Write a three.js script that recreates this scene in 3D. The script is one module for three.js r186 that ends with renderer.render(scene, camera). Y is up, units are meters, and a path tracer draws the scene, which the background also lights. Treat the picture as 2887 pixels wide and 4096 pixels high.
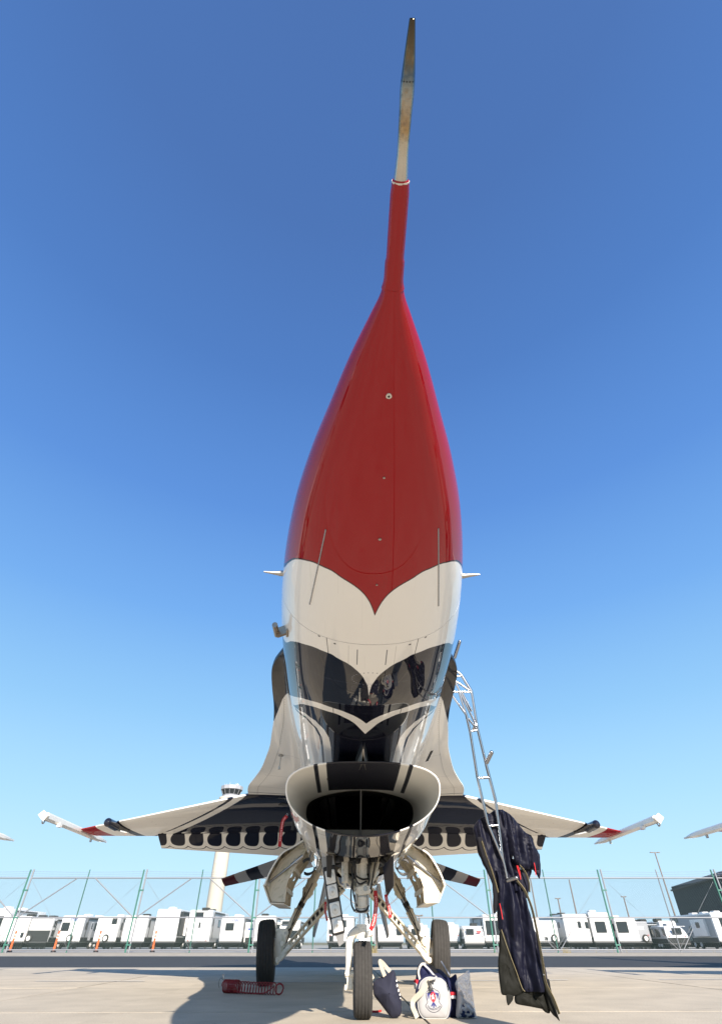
import * as THREE from 'three';
import { mergeGeometries, toCreasedNormals } from 'three/addons/utils/BufferGeometryUtils.js';
import { RoundedBoxGeometry } from 'three/addons/geometries/RoundedBoxGeometry.js';
import { FontLoader } from 'three/addons/loaders/FontLoader.js';
import { TextGeometry } from 'three/addons/geometries/TextGeometry.js';
import { ImprovedNoise } from 'three/addons/math/ImprovedNoise.js';

// ---------------------------------------------------------------- camera, sky, sun, exposure
const scene = new THREE.Scene();
const camera = new THREE.PerspectiveCamera(91.48, 721 / 1024, 0.03, 6000);
camera.position.set(0, 0.45, 0);
camera.rotation.set(40.789 * Math.PI / 180, 0, 0);
const renderer = new THREE.WebGLRenderer({ antialias: true });
renderer.setSize(721, 1024);
renderer.toneMapping = THREE.LinearToneMapping;
renderer.toneMappingExposure = 2.4;
renderer.shadowMap.enabled = true;
const SUN = new THREE.Vector3(0.6, 1, 1.95).normalize();
{
  const W = 512, H = 512, data = new Float32Array(W * H * 4);
  // radiance by elevation (degrees): clear noon sky, deep blue overhead, pale at the horizon
  const K = [[-90, .15, .155, .16], [-4, .2, .22, .235], [0, .33, .455, .545], [4, .28, .425, .53], [10, .215, .37, .505], [18, .145, .29, .46], [28, .088, .207, .42], [40, .056, .143, .35], [55, .0405, .104, .272], [70, .036, .086, .226], [90, .035, .081, .212]];
  for (let j = 0; j < H; j++) {
    const el = ((j + .5) / H - .5) * 180;
    let i = 0; while (i < K.length - 2 && K[i + 1][0] < el) i++;
    const a = K[i], b = K[i + 1], t = Math.min(1, Math.max(0, (el - a[0]) / (b[0] - a[0]))), q = t;
    for (let k = 0; k < W; k++) {
      const az = ((k + .5) / W - .5) * 2 * Math.PI, ce = Math.cos(el * Math.PI / 180);
      const d = new THREE.Vector3(Math.cos(az) * ce, Math.sin(el * Math.PI / 180), Math.sin(az) * ce);
      const c = Math.max(0, d.dot(SUN)), g = el > 0 ? .5 * Math.pow(c, 6) * .3 + .6 * Math.pow(c, 60) : 0, o = (j * W + k) * 4;
      for (let n = 0; n < 3; n++) data[o + n] = .885 * (a[n + 1] + (b[n + 1] - a[n + 1]) * q + g * [1, .97, .9][n]);
      data[o + 3] = 1;
    }
  }
  const sky = new THREE.DataTexture(data, W, H, THREE.RGBAFormat, THREE.FloatType);
  sky.mapping = THREE.EquirectangularReflectionMapping; sky.magFilter = sky.minFilter = THREE.LinearFilter; sky.wrapS = THREE.RepeatWrapping; sky.needsUpdate = true;
  scene.background = sky; scene.environment = sky;
}
const sun = new THREE.DirectionalLight(0xfff4e6, 4.3);
sun.position.copy(SUN).multiplyScalar(60).add(new THREE.Vector3(0, 0, -8));
sun.target.position.set(0, 0, -8); scene.add(sun, sun.target);
sun.castShadow = true; sun.shadow.mapSize.set(4096, 4096);
Object.assign(sun.shadow.camera, { left: -60, right: 60, top: 60, bottom: -60, near: 1, far: 200 });

// ---------------------------------------------------------------- helpers
const V = (x, y, z) => new THREE.Vector3(x, y, z);
const P = (x, h, s) => new THREE.Vector3(x, h, -s);            // aircraft frame: across, up, metres behind the probe tip
const rad = (d) => d * Math.PI / 180, lerp = (a, b, t) => a + (b - a) * t, clamp = (x, a = 0, b = 1) => Math.min(b, Math.max(a, x));
const sstep = (a, b, x) => { const t = clamp((x - a) / (b - a)); return t * t * (3 - 2 * t); };
function rng(seed) { let a = seed >>> 0; return () => { a = (a + 0x6D2B79F5) >>> 0; let t = a; t = Math.imul(t ^ (t >>> 15), t | 1); t ^= t + Math.imul(t ^ (t >>> 7), t | 61); return ((t ^ (t >>> 14)) >>> 0) / 4294967296; }; }
const PN = new ImprovedNoise(), noise = (x, y, z = 0) => PN.noise(x, y, z);
const fbm = (x, y, z = 0, o = 4) => { let v = 0, a = .5; for (let i = 0; i < o; i++) { v += a * noise(x, y, z + i * 7.3); x *= 2.03; y *= 2.03; z *= 2.03; a *= .5; } return v; };
// monotone cubic through [x, y] rows
function curve1(rows) {
  const n = rows.length, xs = rows.map(r => r[0]), ys = rows.map(r => r[1]), m = [];
  const d = []; for (let i = 0; i < n - 1; i++) d.push((ys[i + 1] - ys[i]) / (xs[i + 1] - xs[i]));
  for (let i = 0; i < n; i++) m.push(i === 0 ? d[0] : i === n - 1 ? d[n - 2] : d[i - 1] * d[i] <= 0 ? 0 : 2 / (1 / d[i - 1] + 1 / d[i]));
  return (x) => {
    if (x <= xs[0]) return ys[0]; if (x >= xs[n - 1]) return ys[n - 1];
    let i = 0; while (x > xs[i + 1]) i++;
    const h = xs[i + 1] - xs[i], t = (x - xs[i]) / h, t2 = t * t, t3 = t2 * t;
    return (2 * t3 - 3 * t2 + 1) * ys[i] + (t3 - 2 * t2 + t) * h * m[i] + (-2 * t3 + 3 * t2) * ys[i + 1] + (t3 - t2) * h * m[i + 1];
  };
}
const counts = {};
function numbered(name) { const n = counts[name] = (counts[name] ?? -1) + 1; return n ? name + '_' + String(n).padStart(3, '0') : name; }
function mesh(name, geo, mat, parent) { const m = new THREE.Mesh(geo, mat); m.name = name; m.castShadow = m.receiveShadow = true; if (parent) parent.add(m); return m; }
function group(name, parent) { const g = new THREE.Group(); g.name = name; if (parent) parent.add(g); return g; }
function thing(name, label, category, pos, turn = 0, grp) {
  const g = new THREE.Group(); g.name = numbered(name); scene.add(g); if (pos) g.position.copy(pos); g.rotation.y = turn;
  g.userData = { label, category }; if (grp) g.userData.group = grp; return g;
}
function struct(name, geo, mat) { const m = geo ? mesh(numbered(name), geo, mat, scene) : group(numbered(name), scene); m.userData.kind = 'structure'; return m; }
function flat(g) {                                                  // every piece non-indexed with position, normal, uv only
  let q = g.index ? g.toNonIndexed() : g;
  for (const k of Object.keys(q.attributes)) if (!['position', 'normal', 'uv'].includes(k)) q.deleteAttribute(k);
  if (!q.attributes.normal) q.computeVertexNormals();
  if (!q.attributes.uv) q.setAttribute('uv', new THREE.BufferAttribute(new Float32Array(q.attributes.position.count * 2), 2));
  return q;
}
class MB {
  constructor() { this.g = []; }
  add(g, m) { const q = flat(g); if (m) q.applyMatrix4(m); this.g.push(q); return this; }
  box(w, h, d, c, e, r = 0) { const g = r ? new RoundedBoxGeometry(w, h, d, 2, r) : new THREE.BoxGeometry(w, h, d); return this.add(g, new THREE.Matrix4().compose(c, new THREE.Quaternion().setFromEuler(e || new THREE.Euler()), V(1, 1, 1))); }
  rod(a, b, r0, r1 = r0, n = 12) { return this.add(rod(a, b, r0, r1, n)); }
  pipe(pts, r, n = 8, k = 6) { return this.add(pipe(pts, r, n, k)); }
  bar(a, b, w, t, up) { return this.add(bar(a, b, w, t, up)); }
  build(name, mat, parent) { return mesh(name, mergeGeometries(this.g, false), mat, parent); }
}
function basis(a, b, up = V(0, 1, 0)) {                             // matrix whose y axis runs from a to b
  const y = b.clone().sub(a).normalize(); let u = up.clone(); if (Math.abs(u.dot(y)) > .97) u = V(1, 0, .01);
  const x = u.clone().cross(y).normalize(), z = x.clone().cross(y).normalize();
  return new THREE.Matrix4().makeBasis(x, y, z).setPosition(a.clone().add(b).multiplyScalar(.5));
}
function rod(a, b, r0, r1 = r0, n = 12) { const g = flat(new THREE.CylinderGeometry(r1, r0, a.distanceTo(b), n)); g.applyMatrix4(basis(a, b)); return g; }
function bar(a, b, w, t, up) { const g = flat(new THREE.BoxGeometry(w, a.distanceTo(b), t)); g.applyMatrix4(basis(a, b, up)); return g; }
function pipe(pts, r, n = 8, k = 6) { return flat(new THREE.TubeGeometry(new THREE.CatmullRomCurve3(pts), n * (pts.length - 1), r, k)); }
function loft(rings, { closed = true, skip, uv, cap0, cap1 } = {}) {
  const n = rings[0].length, pos = [], uvs = [], idx = [], m = closed ? n : n - 1;
  rings.forEach((r, i) => r.forEach((p, j) => { pos.push(p.x, p.y, p.z); uvs.push(...(uv ? uv(p, i, j) : [j / (n - 1), i / (rings.length - 1)])); }));
  for (let i = 0; i < rings.length - 1; i++) for (let j = 0; j < m; j++) {
    if (skip && skip(i, j)) continue;
    const a = i * n + j, b = i * n + (j + 1) % n, c = a + n, d = b + n; idx.push(a, c, b, b, c, d);
  }
  const capf = (i, rev) => {
    const r = rings[i], c = r.reduce((q, p) => q.add(p), V(0, 0, 0)).multiplyScalar(1 / n), base = pos.length / 3;
    r.concat([c]).forEach((p) => { pos.push(p.x, p.y, p.z); uvs.push(...(uv ? uv(p, i, 0) : [0, 0])); });
    for (let j = 0; j < m; j++) rev ? idx.push(base + n, base + j, base + (j + 1) % n) : idx.push(base + n, base + (j + 1) % n, base + j);
  };
  if (cap0) capf(0, true); if (cap1) capf(rings.length - 1, false);
  const g = new THREE.BufferGeometry(); g.setAttribute('position', new THREE.Float32BufferAttribute(pos, 3)); g.setAttribute('uv', new THREE.Float32BufferAttribute(uvs, 2)); g.setIndex(idx); g.computeVertexNormals(); return g;
}
function prism(pts, depth, bevel = 0) {                             // extruded outline, z from 0 to depth
  const s = new THREE.Shape(pts.map(p => new THREE.Vector2(p[0], p[1])));
  return new THREE.ExtrudeGeometry(s, { depth, bevelEnabled: bevel > 0, bevelSize: bevel, bevelThickness: bevel, bevelSegments: 2, curveSegments: 8 });
}
function plate(outline, thick) {                                    // flat panel from 3-D outline points (front face), given a thickness
  const o = outline[0], x = outline[1].clone().sub(o).normalize(), w = outline[2].clone().sub(o), nrm = x.clone().cross(w).normalize(), y = nrm.clone().cross(x);
  const g = prism(outline.map(p => { const q = p.clone().sub(o); return [q.dot(x), q.dot(y)]; }), thick);
  g.applyMatrix4(new THREE.Matrix4().makeBasis(x, y, nrm).setPosition(o)); return g;
}
function canvasTex(w, h, draw, srgb = true) {
  const c = document.createElement('canvas'); c.width = w; c.height = h; const x = c.getContext('2d'); draw(x, w, h);
  const t = new THREE.CanvasTexture(c); if (srgb) t.colorSpace = THREE.SRGBColorSpace; t.magFilter = THREE.LinearFilter; t.anisotropy = 8; t.needsUpdate = true; return t;
}
function dataTex(w, h, f, { srgb = false, repeat = 1 } = {}) {
  const d = new Uint8Array(w * h * 4);
  for (let j = 0; j < h; j++) for (let i = 0; i < w; i++) { const c = f(i, j, w, h), o = (j * w + i) * 4; for (let k = 0; k < 3; k++) d[o + k] = clamp(Math.round(c[k] * 255), 0, 255); d[o + 3] = 255; }
  const t = new THREE.DataTexture(d, w, h); t.wrapS = t.wrapT = THREE.RepeatWrapping; t.magFilter = THREE.LinearFilter; t.minFilter = THREE.LinearMipmapLinearFilter; t.generateMipmaps = true; if (srgb) t.colorSpace = THREE.SRGBColorSpace; t.repeat.set(repeat, repeat); t.needsUpdate = true; return t;
}
const lin = (r, g, b) => new THREE.Color().setRGB(r, g, b);
const std = (r, g, b, rough = .6, metal = 0, extra = {}) => new THREE.MeshStandardMaterial({ color: lin(r, g, b), roughness: rough, metalness: metal, ...extra });
const gloss = (r, g, b, extra = {}) => new THREE.MeshPhysicalMaterial({ color: lin(r, g, b), roughness: .45, specularIntensity: .05, clearcoat: 1, clearcoatRoughness: .03, ...extra });
// ---------------------------------------------------------------- aircraft body shape (aircraft frame)
const fuW = curve1([[.55, .026], [.60, .037], [.66, .062], [.82, .130], [1.02, .203], [1.25, .285], [1.53, .366], [1.87, .437], [2.15, .48], [2.48, .517], [2.92, .55], [3.5, .58], [4.2, .60], [5.5, .62], [9, .66], [11, .64], [13, .58], [14, .52]]);
const fuB = curve1([[.55, 1.92], [.60, 1.908], [.82, 1.84], [1.02, 1.79], [1.25, 1.735], [1.53, 1.675], [1.87, 1.615], [2.15, 1.58], [2.5, 1.55], [3, 1.53], [4, 1.535], [5.5, 1.56], [8, 1.6], [8.6, 1.2], [9.5, 1.13], [11, 1.2], [13, 1.36], [14, 1.45]]);
const fuT = curve1([[.55, 1.98], [.60, 1.992], [.82, 2.07], [1.25, 2.19], [1.87, 2.32], [2.5, 2.42], [3.2, 2.5], [5, 2.62], [7, 2.62], [9, 2.6], [12, 2.5], [14, 2.42]]);
const fuC = curve1([[.55, 1.95], [1.5, 1.93], [2.5, 1.96], [4, 2.0], [8, 2.0], [9.5, 1.9], [14, 1.93]]);
const fuN = curve1([[.55, 2], [1.2, 2.05], [2.2, 2.2], [3.5, 2.35], [6, 2.5], [14, 2.1]]);
const sgp = (v, e) => Math.sign(v) * Math.pow(Math.abs(v), e);
function fuRing(s, n = 96, grow = 0) {
  const w = fuW(s) + grow, b = fuB(s) - grow, t = fuT(s) + grow, c = fuC(s), e = 2 / fuN(s), out = [];
  for (let j = 0; j < n; j++) { const a = (j / n) * 2 * Math.PI - Math.PI / 2, ca = Math.cos(a), sa = Math.sin(a); out.push(P(w * sgp(ca, e), c + (sa < 0 ? c - b : t - c) * sgp(sa, e), s)); }
  return out;
}
const bellyH = (x, s) => { const q = clamp(Math.abs(x) / fuW(s), 0, .999), n = fuN(s); return fuC(s) - (fuC(s) - fuB(s)) * Math.pow(1 - Math.pow(q, n), 1 / n); };
function stations(a, b, n) { const o = []; for (let i = 0; i <= n; i++) o.push(lerp(a, b, i / n)); return o; }
// ---------------------------------------------------------------- paint and materials
const WHITE = '#e8e6e1', NAVY = '#11131f', RED = '#92030b';
const paintTex = canvasTex(1024, 2048, (c, W, H) => {
  const X = (x) => (x + .7) / 1.4 * W, Y = (s) => (s - .5) / 5.5 * H;
  c.fillStyle = WHITE; c.fillRect(0, 0, W, H);
  const trace = (rows, first) => {                                  // mirrored curve s(|x|), from one side to the other
    const f = curve1(rows), e = rows[rows.length - 1][0];
    for (let i = -60; i <= 60; i++) { const u = i / 60, x = Math.sign(u) * u * u * e; (first && i === -60 ? c.moveTo(X(x), Y(f(Math.abs(x)))) : c.lineTo(X(x), Y(f(Math.abs(x))))); }
    return [e, f(e)];
  };
  const red = [[0, 1.95], [.014, 1.897], [.03, 1.85], [.06, 1.796], [.1, 1.755], [.152, 1.722], [.21, 1.692], [.265, 1.69], [.33, 1.72], [.375, 1.77], [.42, 1.87], [.45, 1.97], [.5, 2.15]];
  const nav = [[0, 2.78], [.004, 2.72], [.012, 2.64], [.025, 2.59], [.04, 2.535], [.075, 2.464], [.12, 2.403], [.182, 2.36], [.213, 2.338], [.288, 2.335], [.38, 2.385], [.436, 2.46], [.5, 2.62], [.7, 2.8]];
  const up = [[0, 3.245], [.043, 3.16], [.1, 3.085], [.185, 3.03], [.28, 3.017], [.4, 3.1], [.5, 3.3], [.56, 3.5], [.7, 3.7]];
  const lo = [[0, 3.46], [.035, 3.36], [.075, 3.25], [.128, 3.17], [.21, 3.11], [.31, 3.12], [.41, 3.21], [.515, 3.5]];
  const field = [[.244, 6], [.244, 3.88], [.253, 3.65], [.283, 3.5], [.34, 3.39], [.415, 3.37], [.515, 3.5]];
  const thin = [[.322, 6], [.316, 4.3], [.312, 3.92], [.316, 3.7], [.345, 3.545], [.41, 3.45], [.496, 3.5]];
  // red nose
  c.fillStyle = RED; c.beginPath(); trace(red, true); c.lineTo(W, Y(2.1)); c.lineTo(W, 0); c.lineTo(0, 0); c.lineTo(0, Y(2.1)); c.closePath(); c.fill();
  c.strokeStyle = '#20161a'; c.lineWidth = 2.2; c.beginPath(); trace(red, true); c.stroke();
  // navy band between the two chevrons
  c.fillStyle = NAVY; c.beginPath(); trace(nav, true); { const f = curve1(up); for (let i = 60; i >= -60; i--) { const u = i / 60, x = Math.sign(u) * u * u * .7; c.lineTo(X(x), Y(f(Math.abs(x)))); } } c.closePath(); c.fill();
  // navy belly field below the white chevron
  c.beginPath(); trace(lo, true); for (const p of [...field].reverse()) c.lineTo(X(p[0]), Y(p[1])); for (const p of field) c.lineTo(X(-p[0]), Y(p[1])); c.closePath(); c.fill();
  c.strokeStyle = NAVY; c.lineWidth = 13; c.lineJoin = 'round';
  for (const m of [-1, 1]) { c.beginPath(); thin.forEach((p, i) => { const q = [X(m * p[0]), Y(p[1])]; i ? c.lineTo(...q) : c.moveTo(...q); }); c.stroke(); }
  // panel joints, fasteners, faint streaks of wear
  const line = (a, b, w, col) => { c.strokeStyle = col; c.lineWidth = w; c.beginPath(); c.moveTo(X(a[0]), Y(a[1])); c.lineTo(X(b[0]), Y(b[1])); c.stroke(); };
  const dark = 'rgba(20,20,24,.75)', pale = 'rgba(120,124,132,.35)';
  for (const m of [-1, 1]) {
    line([m * .231, 2.2], [m * .215, 2.62], 2.4, dark); line([m * .215, 2.62], [m * .205, 3.9], 2, 'rgba(0,0,0,.9)');
    line([m * .075, 2.25], [m * .075, 2.4], 3.4, 'rgba(60,64,74,.8)'); line([m * .12, 2.22], [m * .12, 2.44], 1.3, 'rgba(90,90,90,.4)');
    line([m * .1, 2.66], [m * .1, 3.05], 1.6, pale);
  }
  line([-.7, 2.62], [.7, 2.62], 1.6, pale); line([-.1, 2.66], [.1, 2.66], 1.6, pale); line([-.1, 3.05], [.1, 3.05], 1.6, pale);
  line([-.24, 3.22], [.24, 3.22], 1.4, pale); line([-.24, 3.7], [.24, 3.7], 1.2, pale); line([-.6, 4.0], [.6, 4.0], 1.2, 'rgba(70,70,70,.35)');
  line([-.055, 3.0], [.055, 3.0], 1.4, pale); line([-.055, 2.93], [.055, 2.93], 1.4, pale); line([-.055, 2.93], [-.055, 3.0], 1.4, pale); line([.055, 2.93], [.055, 3.0], 1.4, pale);
  const dot = (x, s, r, col) => { c.fillStyle = col; c.beginPath(); c.ellipse(X(x), Y(s), r * W / 1.4, r * H / 5.5, 0, 0, 7); c.fill(); };
  for (let i = 0; i < 26; i++) { const a = i / 26 * 2 * Math.PI; dot(.1 * Math.cos(a), 2.56 + .075 * Math.sin(a), .0045, a > 0 ? 'rgba(120,122,128,.8)' : 'rgba(60,60,64,.7)'); }
  for (let i = 0; i < 12; i++) for (const m of [-1, 1]) dot(m * .088, 2.68 + i * .032, .004, 'rgba(110,112,120,.65)');
  for (const [x, s] of [[.27, 2.21], [.19, 2.23], [.24, 2.45], [.3, 2.7], [.14, 2.75], [.33, 2.5], [.26, 3.0], [.17, 3.3], [.12, 3.62]]) for (const m of [-1, 1]) dot(m * x, s, .006, 'rgba(50,50,54,.8)');
  const r = rng(11);
  for (let i = 0; i < 160; i++) { const x = (r() - .5) * 1.1, s = .9 + r() * 4, l = .1 + r() * .5; line([x, s], [x + (r() - .5) * .02, s + l], 1 + r() * 3, `rgba(70,60,50,${.015 + r() * .03})`); }
});
const fuUV = (p) => [(p.x + .7) / 1.4, 1 - (-p.z - .5) / 5.5];
const roughTex = dataTex(256, 256, (i, j) => { const v = .5 + .35 * fbm(i / 40, j / 40, 3) + .12 * noise(i / 5, j / 5, 1); return [v, v, v]; });
const waveTex = dataTex(256, 256, (i, j) => { const v = .5 + .4 * noise(i / 32, j / 32, 2) + .15 * noise(i / 12, j / 12, 5); return [v, v, v]; }); waveTex.repeat.set(3, 9);
const M = {};
M.paint = new THREE.MeshPhysicalMaterial({ map: paintTex, roughness: .6, specularIntensity: .02, clearcoat: .85, clearcoatRoughness: .015, bumpMap: waveTex, bumpScale: .0007 });
M.white = gloss(.76, .74, .69); M.whiteFlat = std(.62, .58, .5, .55); M.navy = gloss(.008, .009, .018); M.red = gloss(.287, .001, .0034, { clearcoat: .85 });
M.gearWhite = new THREE.MeshPhysicalMaterial({ map: dataTex(256, 256, (i, j) => { const d = sstep(.05, .42, fbm(i / 30, j / 30, 8)), e = sstep(.25, .5, fbm(i / 9, j / 9, 4)); const k = 1 - .16 * d - .28 * e; return [.9 * k, .875 * k, .82 * (k - .04 * d)]; }, { srgb: true }), roughness: .5, clearcoat: .3, clearcoatRoughness: .25 });
M.gearBeige = new THREE.MeshPhysicalMaterial({ map: dataTex(256, 256, (i, j) => { const d = sstep(0, .4, fbm(i / 26, j / 26, 21)), e = sstep(.18, .4, fbm(i / 8, j / 8, 9)); const k = 1 - .16 * d - .28 * e; return [.83 * k, .795 * k, .72 * (k - .06 * d)]; }, { srgb: true }), roughness: .5, clearcoat: .25, clearcoatRoughness: .3 });
M.chrome = std(.85, .85, .86, .12, 1); M.alu = std(.33, .335, .35, .17, 1); M.steel = std(.42, .4, .37, .42, 1);
M.black = std(.012, .012, .013, .55); M.hose = std(.01, .01, .011, .4); M.dark = std(.02, .02, .021, .9);
M.glass = new THREE.MeshPhysicalMaterial({ color: lin(.95, .95, .93), roughness: .12, transmission: .55, thickness: 0 });
M.lampBack = std(.75, .75, .72, .25, .7);
M.canopy = gloss(.03, .03, .03, { roughness: .1 });
M.tyre = new THREE.MeshStandardMaterial({ color: lin(1, 1, 1), map: dataTex(256, 256, (i, j) => { const v = .195 + .045 * fbm(i / 20, j / 60, 5) + .03 * noise(i / 3, j / 3); return [v * 1.03, v, v * .97]; }, { srgb: true }), roughness: .95 });
M.redCloth = std(.42, .008, .014, .8);

// ---------------------------------------------------------------- the aircraft
const jet = thing('fighter_jet', 'red white and navy display fighter jet seen from below, nose over the viewer', 'fighter jet', V(.110, 0, -.12), .0235);
{
  const r1 = stations(.575, 2.197, 70).map(s => fuRing(s)), r2 = stations(2.201, 14, 150).map(s => fuRing(s));
  mesh('radome', loft(r1, { uv: fuUV, cap0: true }), M.paint, jet);
  const fus = mesh('fuselage', loft(r2, { uv: fuUV, cap0: true, cap1: true }), M.paint, jet);
  // pitot probe
  const lathe = (rows, n = 40) => { const g = new THREE.LatheGeometry(rows.map(r => new THREE.Vector2(r[1], r[0])), n); g.rotateX(-Math.PI / 2); g.translate(0, 1.95, 0); return g; };   // rows [s, radius]
  const stain = canvasTex(64, 1024, (c, W, H) => {
    const g = c.createLinearGradient(0, 0, 0, H); [[0, '#4a4336'], [.2, '#6b6250'], [.3, '#56646f'], [.37, '#8b8f8a'], [.45, '#a09a8c'], [.58, '#a0896a'], [.64, '#a88d66'], [.72, '#b9b09c'], [.85, '#c0baac'], [1, '#b8b3a8']].forEach(q => g.addColorStop(q[0], q[1]));
    c.fillStyle = g; c.fillRect(0, 0, W, H);
    const r = rng(5); for (let i = 0; i < 500; i++) { const y = H * (.1 + .62 * r()); c.fillStyle = ['rgba(70,80,95,.10)', 'rgba(140,105,60,.12)', 'rgba(205,198,180,.12)', 'rgba(60,54,46,.10)'][Math.floor(r() * 4)]; c.fillRect(r() * W, y, 1 + r() * 5, 4 + r() * 34); }
    c.fillStyle = '#0a0a0a'; for (let i = 0; i < 14; i++) { c.beginPath(); c.ellipse((i + .5) * W / 14, H * .335, .9, 5, 0, 0, 7); c.fill(); }
  });
  const prb = group('pitot_probe', jet);
  const tip = lathe([[.014, .0002], [.008, .0044], [-.002, .0058], [0, .0066], [.03, .0098], [.06, .0128], [.085, .0152], [.11, .017], [.13, .0168], [.16, .0154], [.20, .0146], [.24, .0146], [.262, .016], [.298, .0188]]);
  { const u = tip.attributes.uv, p = tip.attributes.position; for (let i = 0; i < u.count; i++) u.setXY(i, u.getX(i), 1 + p.getZ(i) / .3); }
  mesh('probe_tip', tip, new THREE.MeshStandardMaterial({ map: stain, metalness: .85, roughness: .22 }), prb);
  mesh('probe_sleeve', lathe([[.296, .019], [.2975, .0218], [.306, .0232], [.33, .0252], [.4, .0256], [.485, .0258], [.495, .0262], [.503, .0288], [.55, .0292], [.566, .0312], [.58, .0352]]), M.red, prb);
  const rag = []; for (let i = 0; i < 26; i++) { const a = i / 26 * 2 * Math.PI; rag.push([a, .0015 + .004 * rng(i + 3)()]); }
  const chip = new MB(); for (const [a, l] of rag) chip.box(.006, .0012, l, V(.0226 * Math.sin(a), 1.95 + .0226 * Math.cos(a), -.2995 - l / 2), new THREE.Euler(0, 0, -a)); chip.build('worn_edge', M.whiteFlat, prb);
  // lightning strips, plugs
  for (const m of [-1, 1]) {
    const a = [], g = new MB(); for (let i = 0; i <= 12; i++) { const t = i / 12, x = m * lerp(m > 0 ? .244 : .219, .309, t), s = lerp(1.48, 1.985, t); a.push(P(x, bellyH(x, s) - .0005, s)); }
    g.pipe(a, .0032, 3, 6); const e = a[12]; g.pipe([e, e.clone().add(V(-m * .012, .001, 0)), e.clone().add(V(-m * .016, .001, -.012))], .0028, 4, 6);
    g.build('lightning_strip', M.alu, jet);
  }
  for (const [x, s, r] of [[.003, .882, .009], [.003, 1.19, .004], [.001, 1.478, .006], [0, 1.74, .004]]) {
    const g = new THREE.CylinderGeometry(r, r * 1.1, .006, 14); g.translate(x, bellyH(x, s) - .001, -s);
    const d = mesh('drain_plug', g, r > .008 ? M.whiteFlat : M.steel, jet); if (r > .008) { const b = new MB(); b.box(r * .9, .003, r * .25, V(x, bellyH(x, s) - .005, -s)).box(r * .25, .003, r * .9, V(x, bellyH(x, s) - .0052, -s)); b.build('slot', M.black, d); }
  }
  // angle of attack cones, left temperature probe
  for (const m of [-1, 1]) { const g = new MB(); g.rod(P(m * .46, 1.95, 2.135), P(m * .497, 1.95, 2.135), .016, .015).rod(P(m * .497, 1.95, 2.135), P(m * .58, 1.95, 2.12), .0135, .0035); g.build('vane_probe', M.steel, jet); }
  { const g = new MB(); g.box(.01, .09, .08, P(-.452, 1.79, 2.43), new THREE.Euler(0, .1, -.25)).bar(P(-.44, 1.79, 2.44), P(-.525, 1.76, 2.45), .05, .022, V(0, 0, 1)).rod(P(-.525, 1.765, 2.36), P(-.525, 1.765, 2.48), .0155, .0155, 16); g.build('temperature_probe', std(.32, .27, .22, .35, 1), jet); }
  // strakes
  const stE = curve1([[3.12, .565], [3.2, .60], [3.33, .655], [3.5, .695], [3.8, .725], [4.2, .755], [4.6, .80], [5.0, .862], [5.4, .925], [5.75, 1.0], [6.3, 1.13], [6.8, 1.285], [7.15, 1.40], [7.4, 1.45], [7.65, 1.48]]);
  const stMat = new THREE.MeshPhysicalMaterial({ map: canvasTex(512, 1024, (c, W, H) => {
    const X = (x) => (x - .3) / 1.3 * W, Y = (s) => (s - 3) / 5 * H; c.fillStyle = WHITE; c.fillRect(0, 0, W, H);
    c.fillStyle = '#1b1c22'; c.beginPath(); c.moveTo(0, 0); c.lineTo(W, 0); c.lineTo(W, Y(4.75)); c.lineTo(X(.8), Y(4.62)); c.lineTo(X(.66), Y(4.0)); c.lineTo(X(.56), Y(3.7)); c.lineTo(0, Y(3.5)); c.fill();
    c.strokeStyle = 'rgba(60,60,62,.5)'; c.lineWidth = 1.2; c.beginPath(); for (let s = 3.4; s < 7.6; s += .1) c.lineTo(X(stE(s) - .09 - .04 * sstep(5, 7, s)), Y(s)); c.stroke();
    c.fillStyle = 'rgba(50,50,52,.7)'; for (let s = 3.5; s < 7.5; s += .055) { c.beginPath(); c.arc(X(stE(s) - .1 - .04 * sstep(5, 7, s)), Y(s), 1.1, 0, 7); c.fill(); }
    c.strokeStyle = 'rgba(60,60,62,.35)'; for (const s of [5.65, 6.6, 7.2]) { c.beginPath(); c.moveTo(X(.6), Y(s)); c.lineTo(X(stE(s) - .1), Y(s - .05)); c.stroke(); }
    c.strokeStyle = NAVY; c.lineWidth = 4; c.beginPath(); c.moveTo(X(.5), Y(7.5)); c.lineTo(X(1.6), Y(7.5)); c.stroke();
    const r = rng(7); for (let i = 0; i < 90; i++) { c.fillStyle = `rgba(60,55,48,${.05 + r() * .2})`; c.fillRect(r() * W, Y(5 + r() * 2.6), 1 + r() * 3, 1 + r() * 3); }
  }), roughness: .6, specularIntensity: .02, clearcoat: .5, clearcoatRoughness: .06 });
  for (const m of [-1, 1]) {
    const rings = stations(3.12, 7.68, 70).map(s => {
      const w = fuW(s), e = Math.max(stE(s), w + .004), k = sstep(3.3, 5.2, s), c = [], top = 2.0, f = Math.min(w + .02 + .16 * k, e - .01), y0 = 1.955 - .02 - .26 * k, n = fuN(s), q = clamp((fuC(s) - y0) / (fuC(s) - fuB(s)), 0, .99), xr = w * Math.pow(1 - Math.pow(q, n), 1 / n) - .006;
      const A = [xr, y0], B = [xr + .012 + .01 * k, 1.958], C = [f, 1.962];
      for (let i = 0; i <= 10; i++) { const t = i / 10, u = 1 - t; c.push([u * u * A[0] + 2 * u * t * B[0] + t * t * C[0], u * u * A[1] + 2 * u * t * B[1] + t * t * C[1]]); }
      const th = .018 - .010 * k;
      for (let i = 1; i <= 5; i++) c.push([lerp(f, e, i / 5), lerp(1.962, top - th, i / 5)]);
      c.push([e + .002, top]); for (let i = 5; i >= 0; i--) c.push([lerp(xr, e, i / 5), lerp(2.035, top + th * .7, i / 5)]);
      return c.map(p => P(m * p[0], p[1], s));
    });
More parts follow.
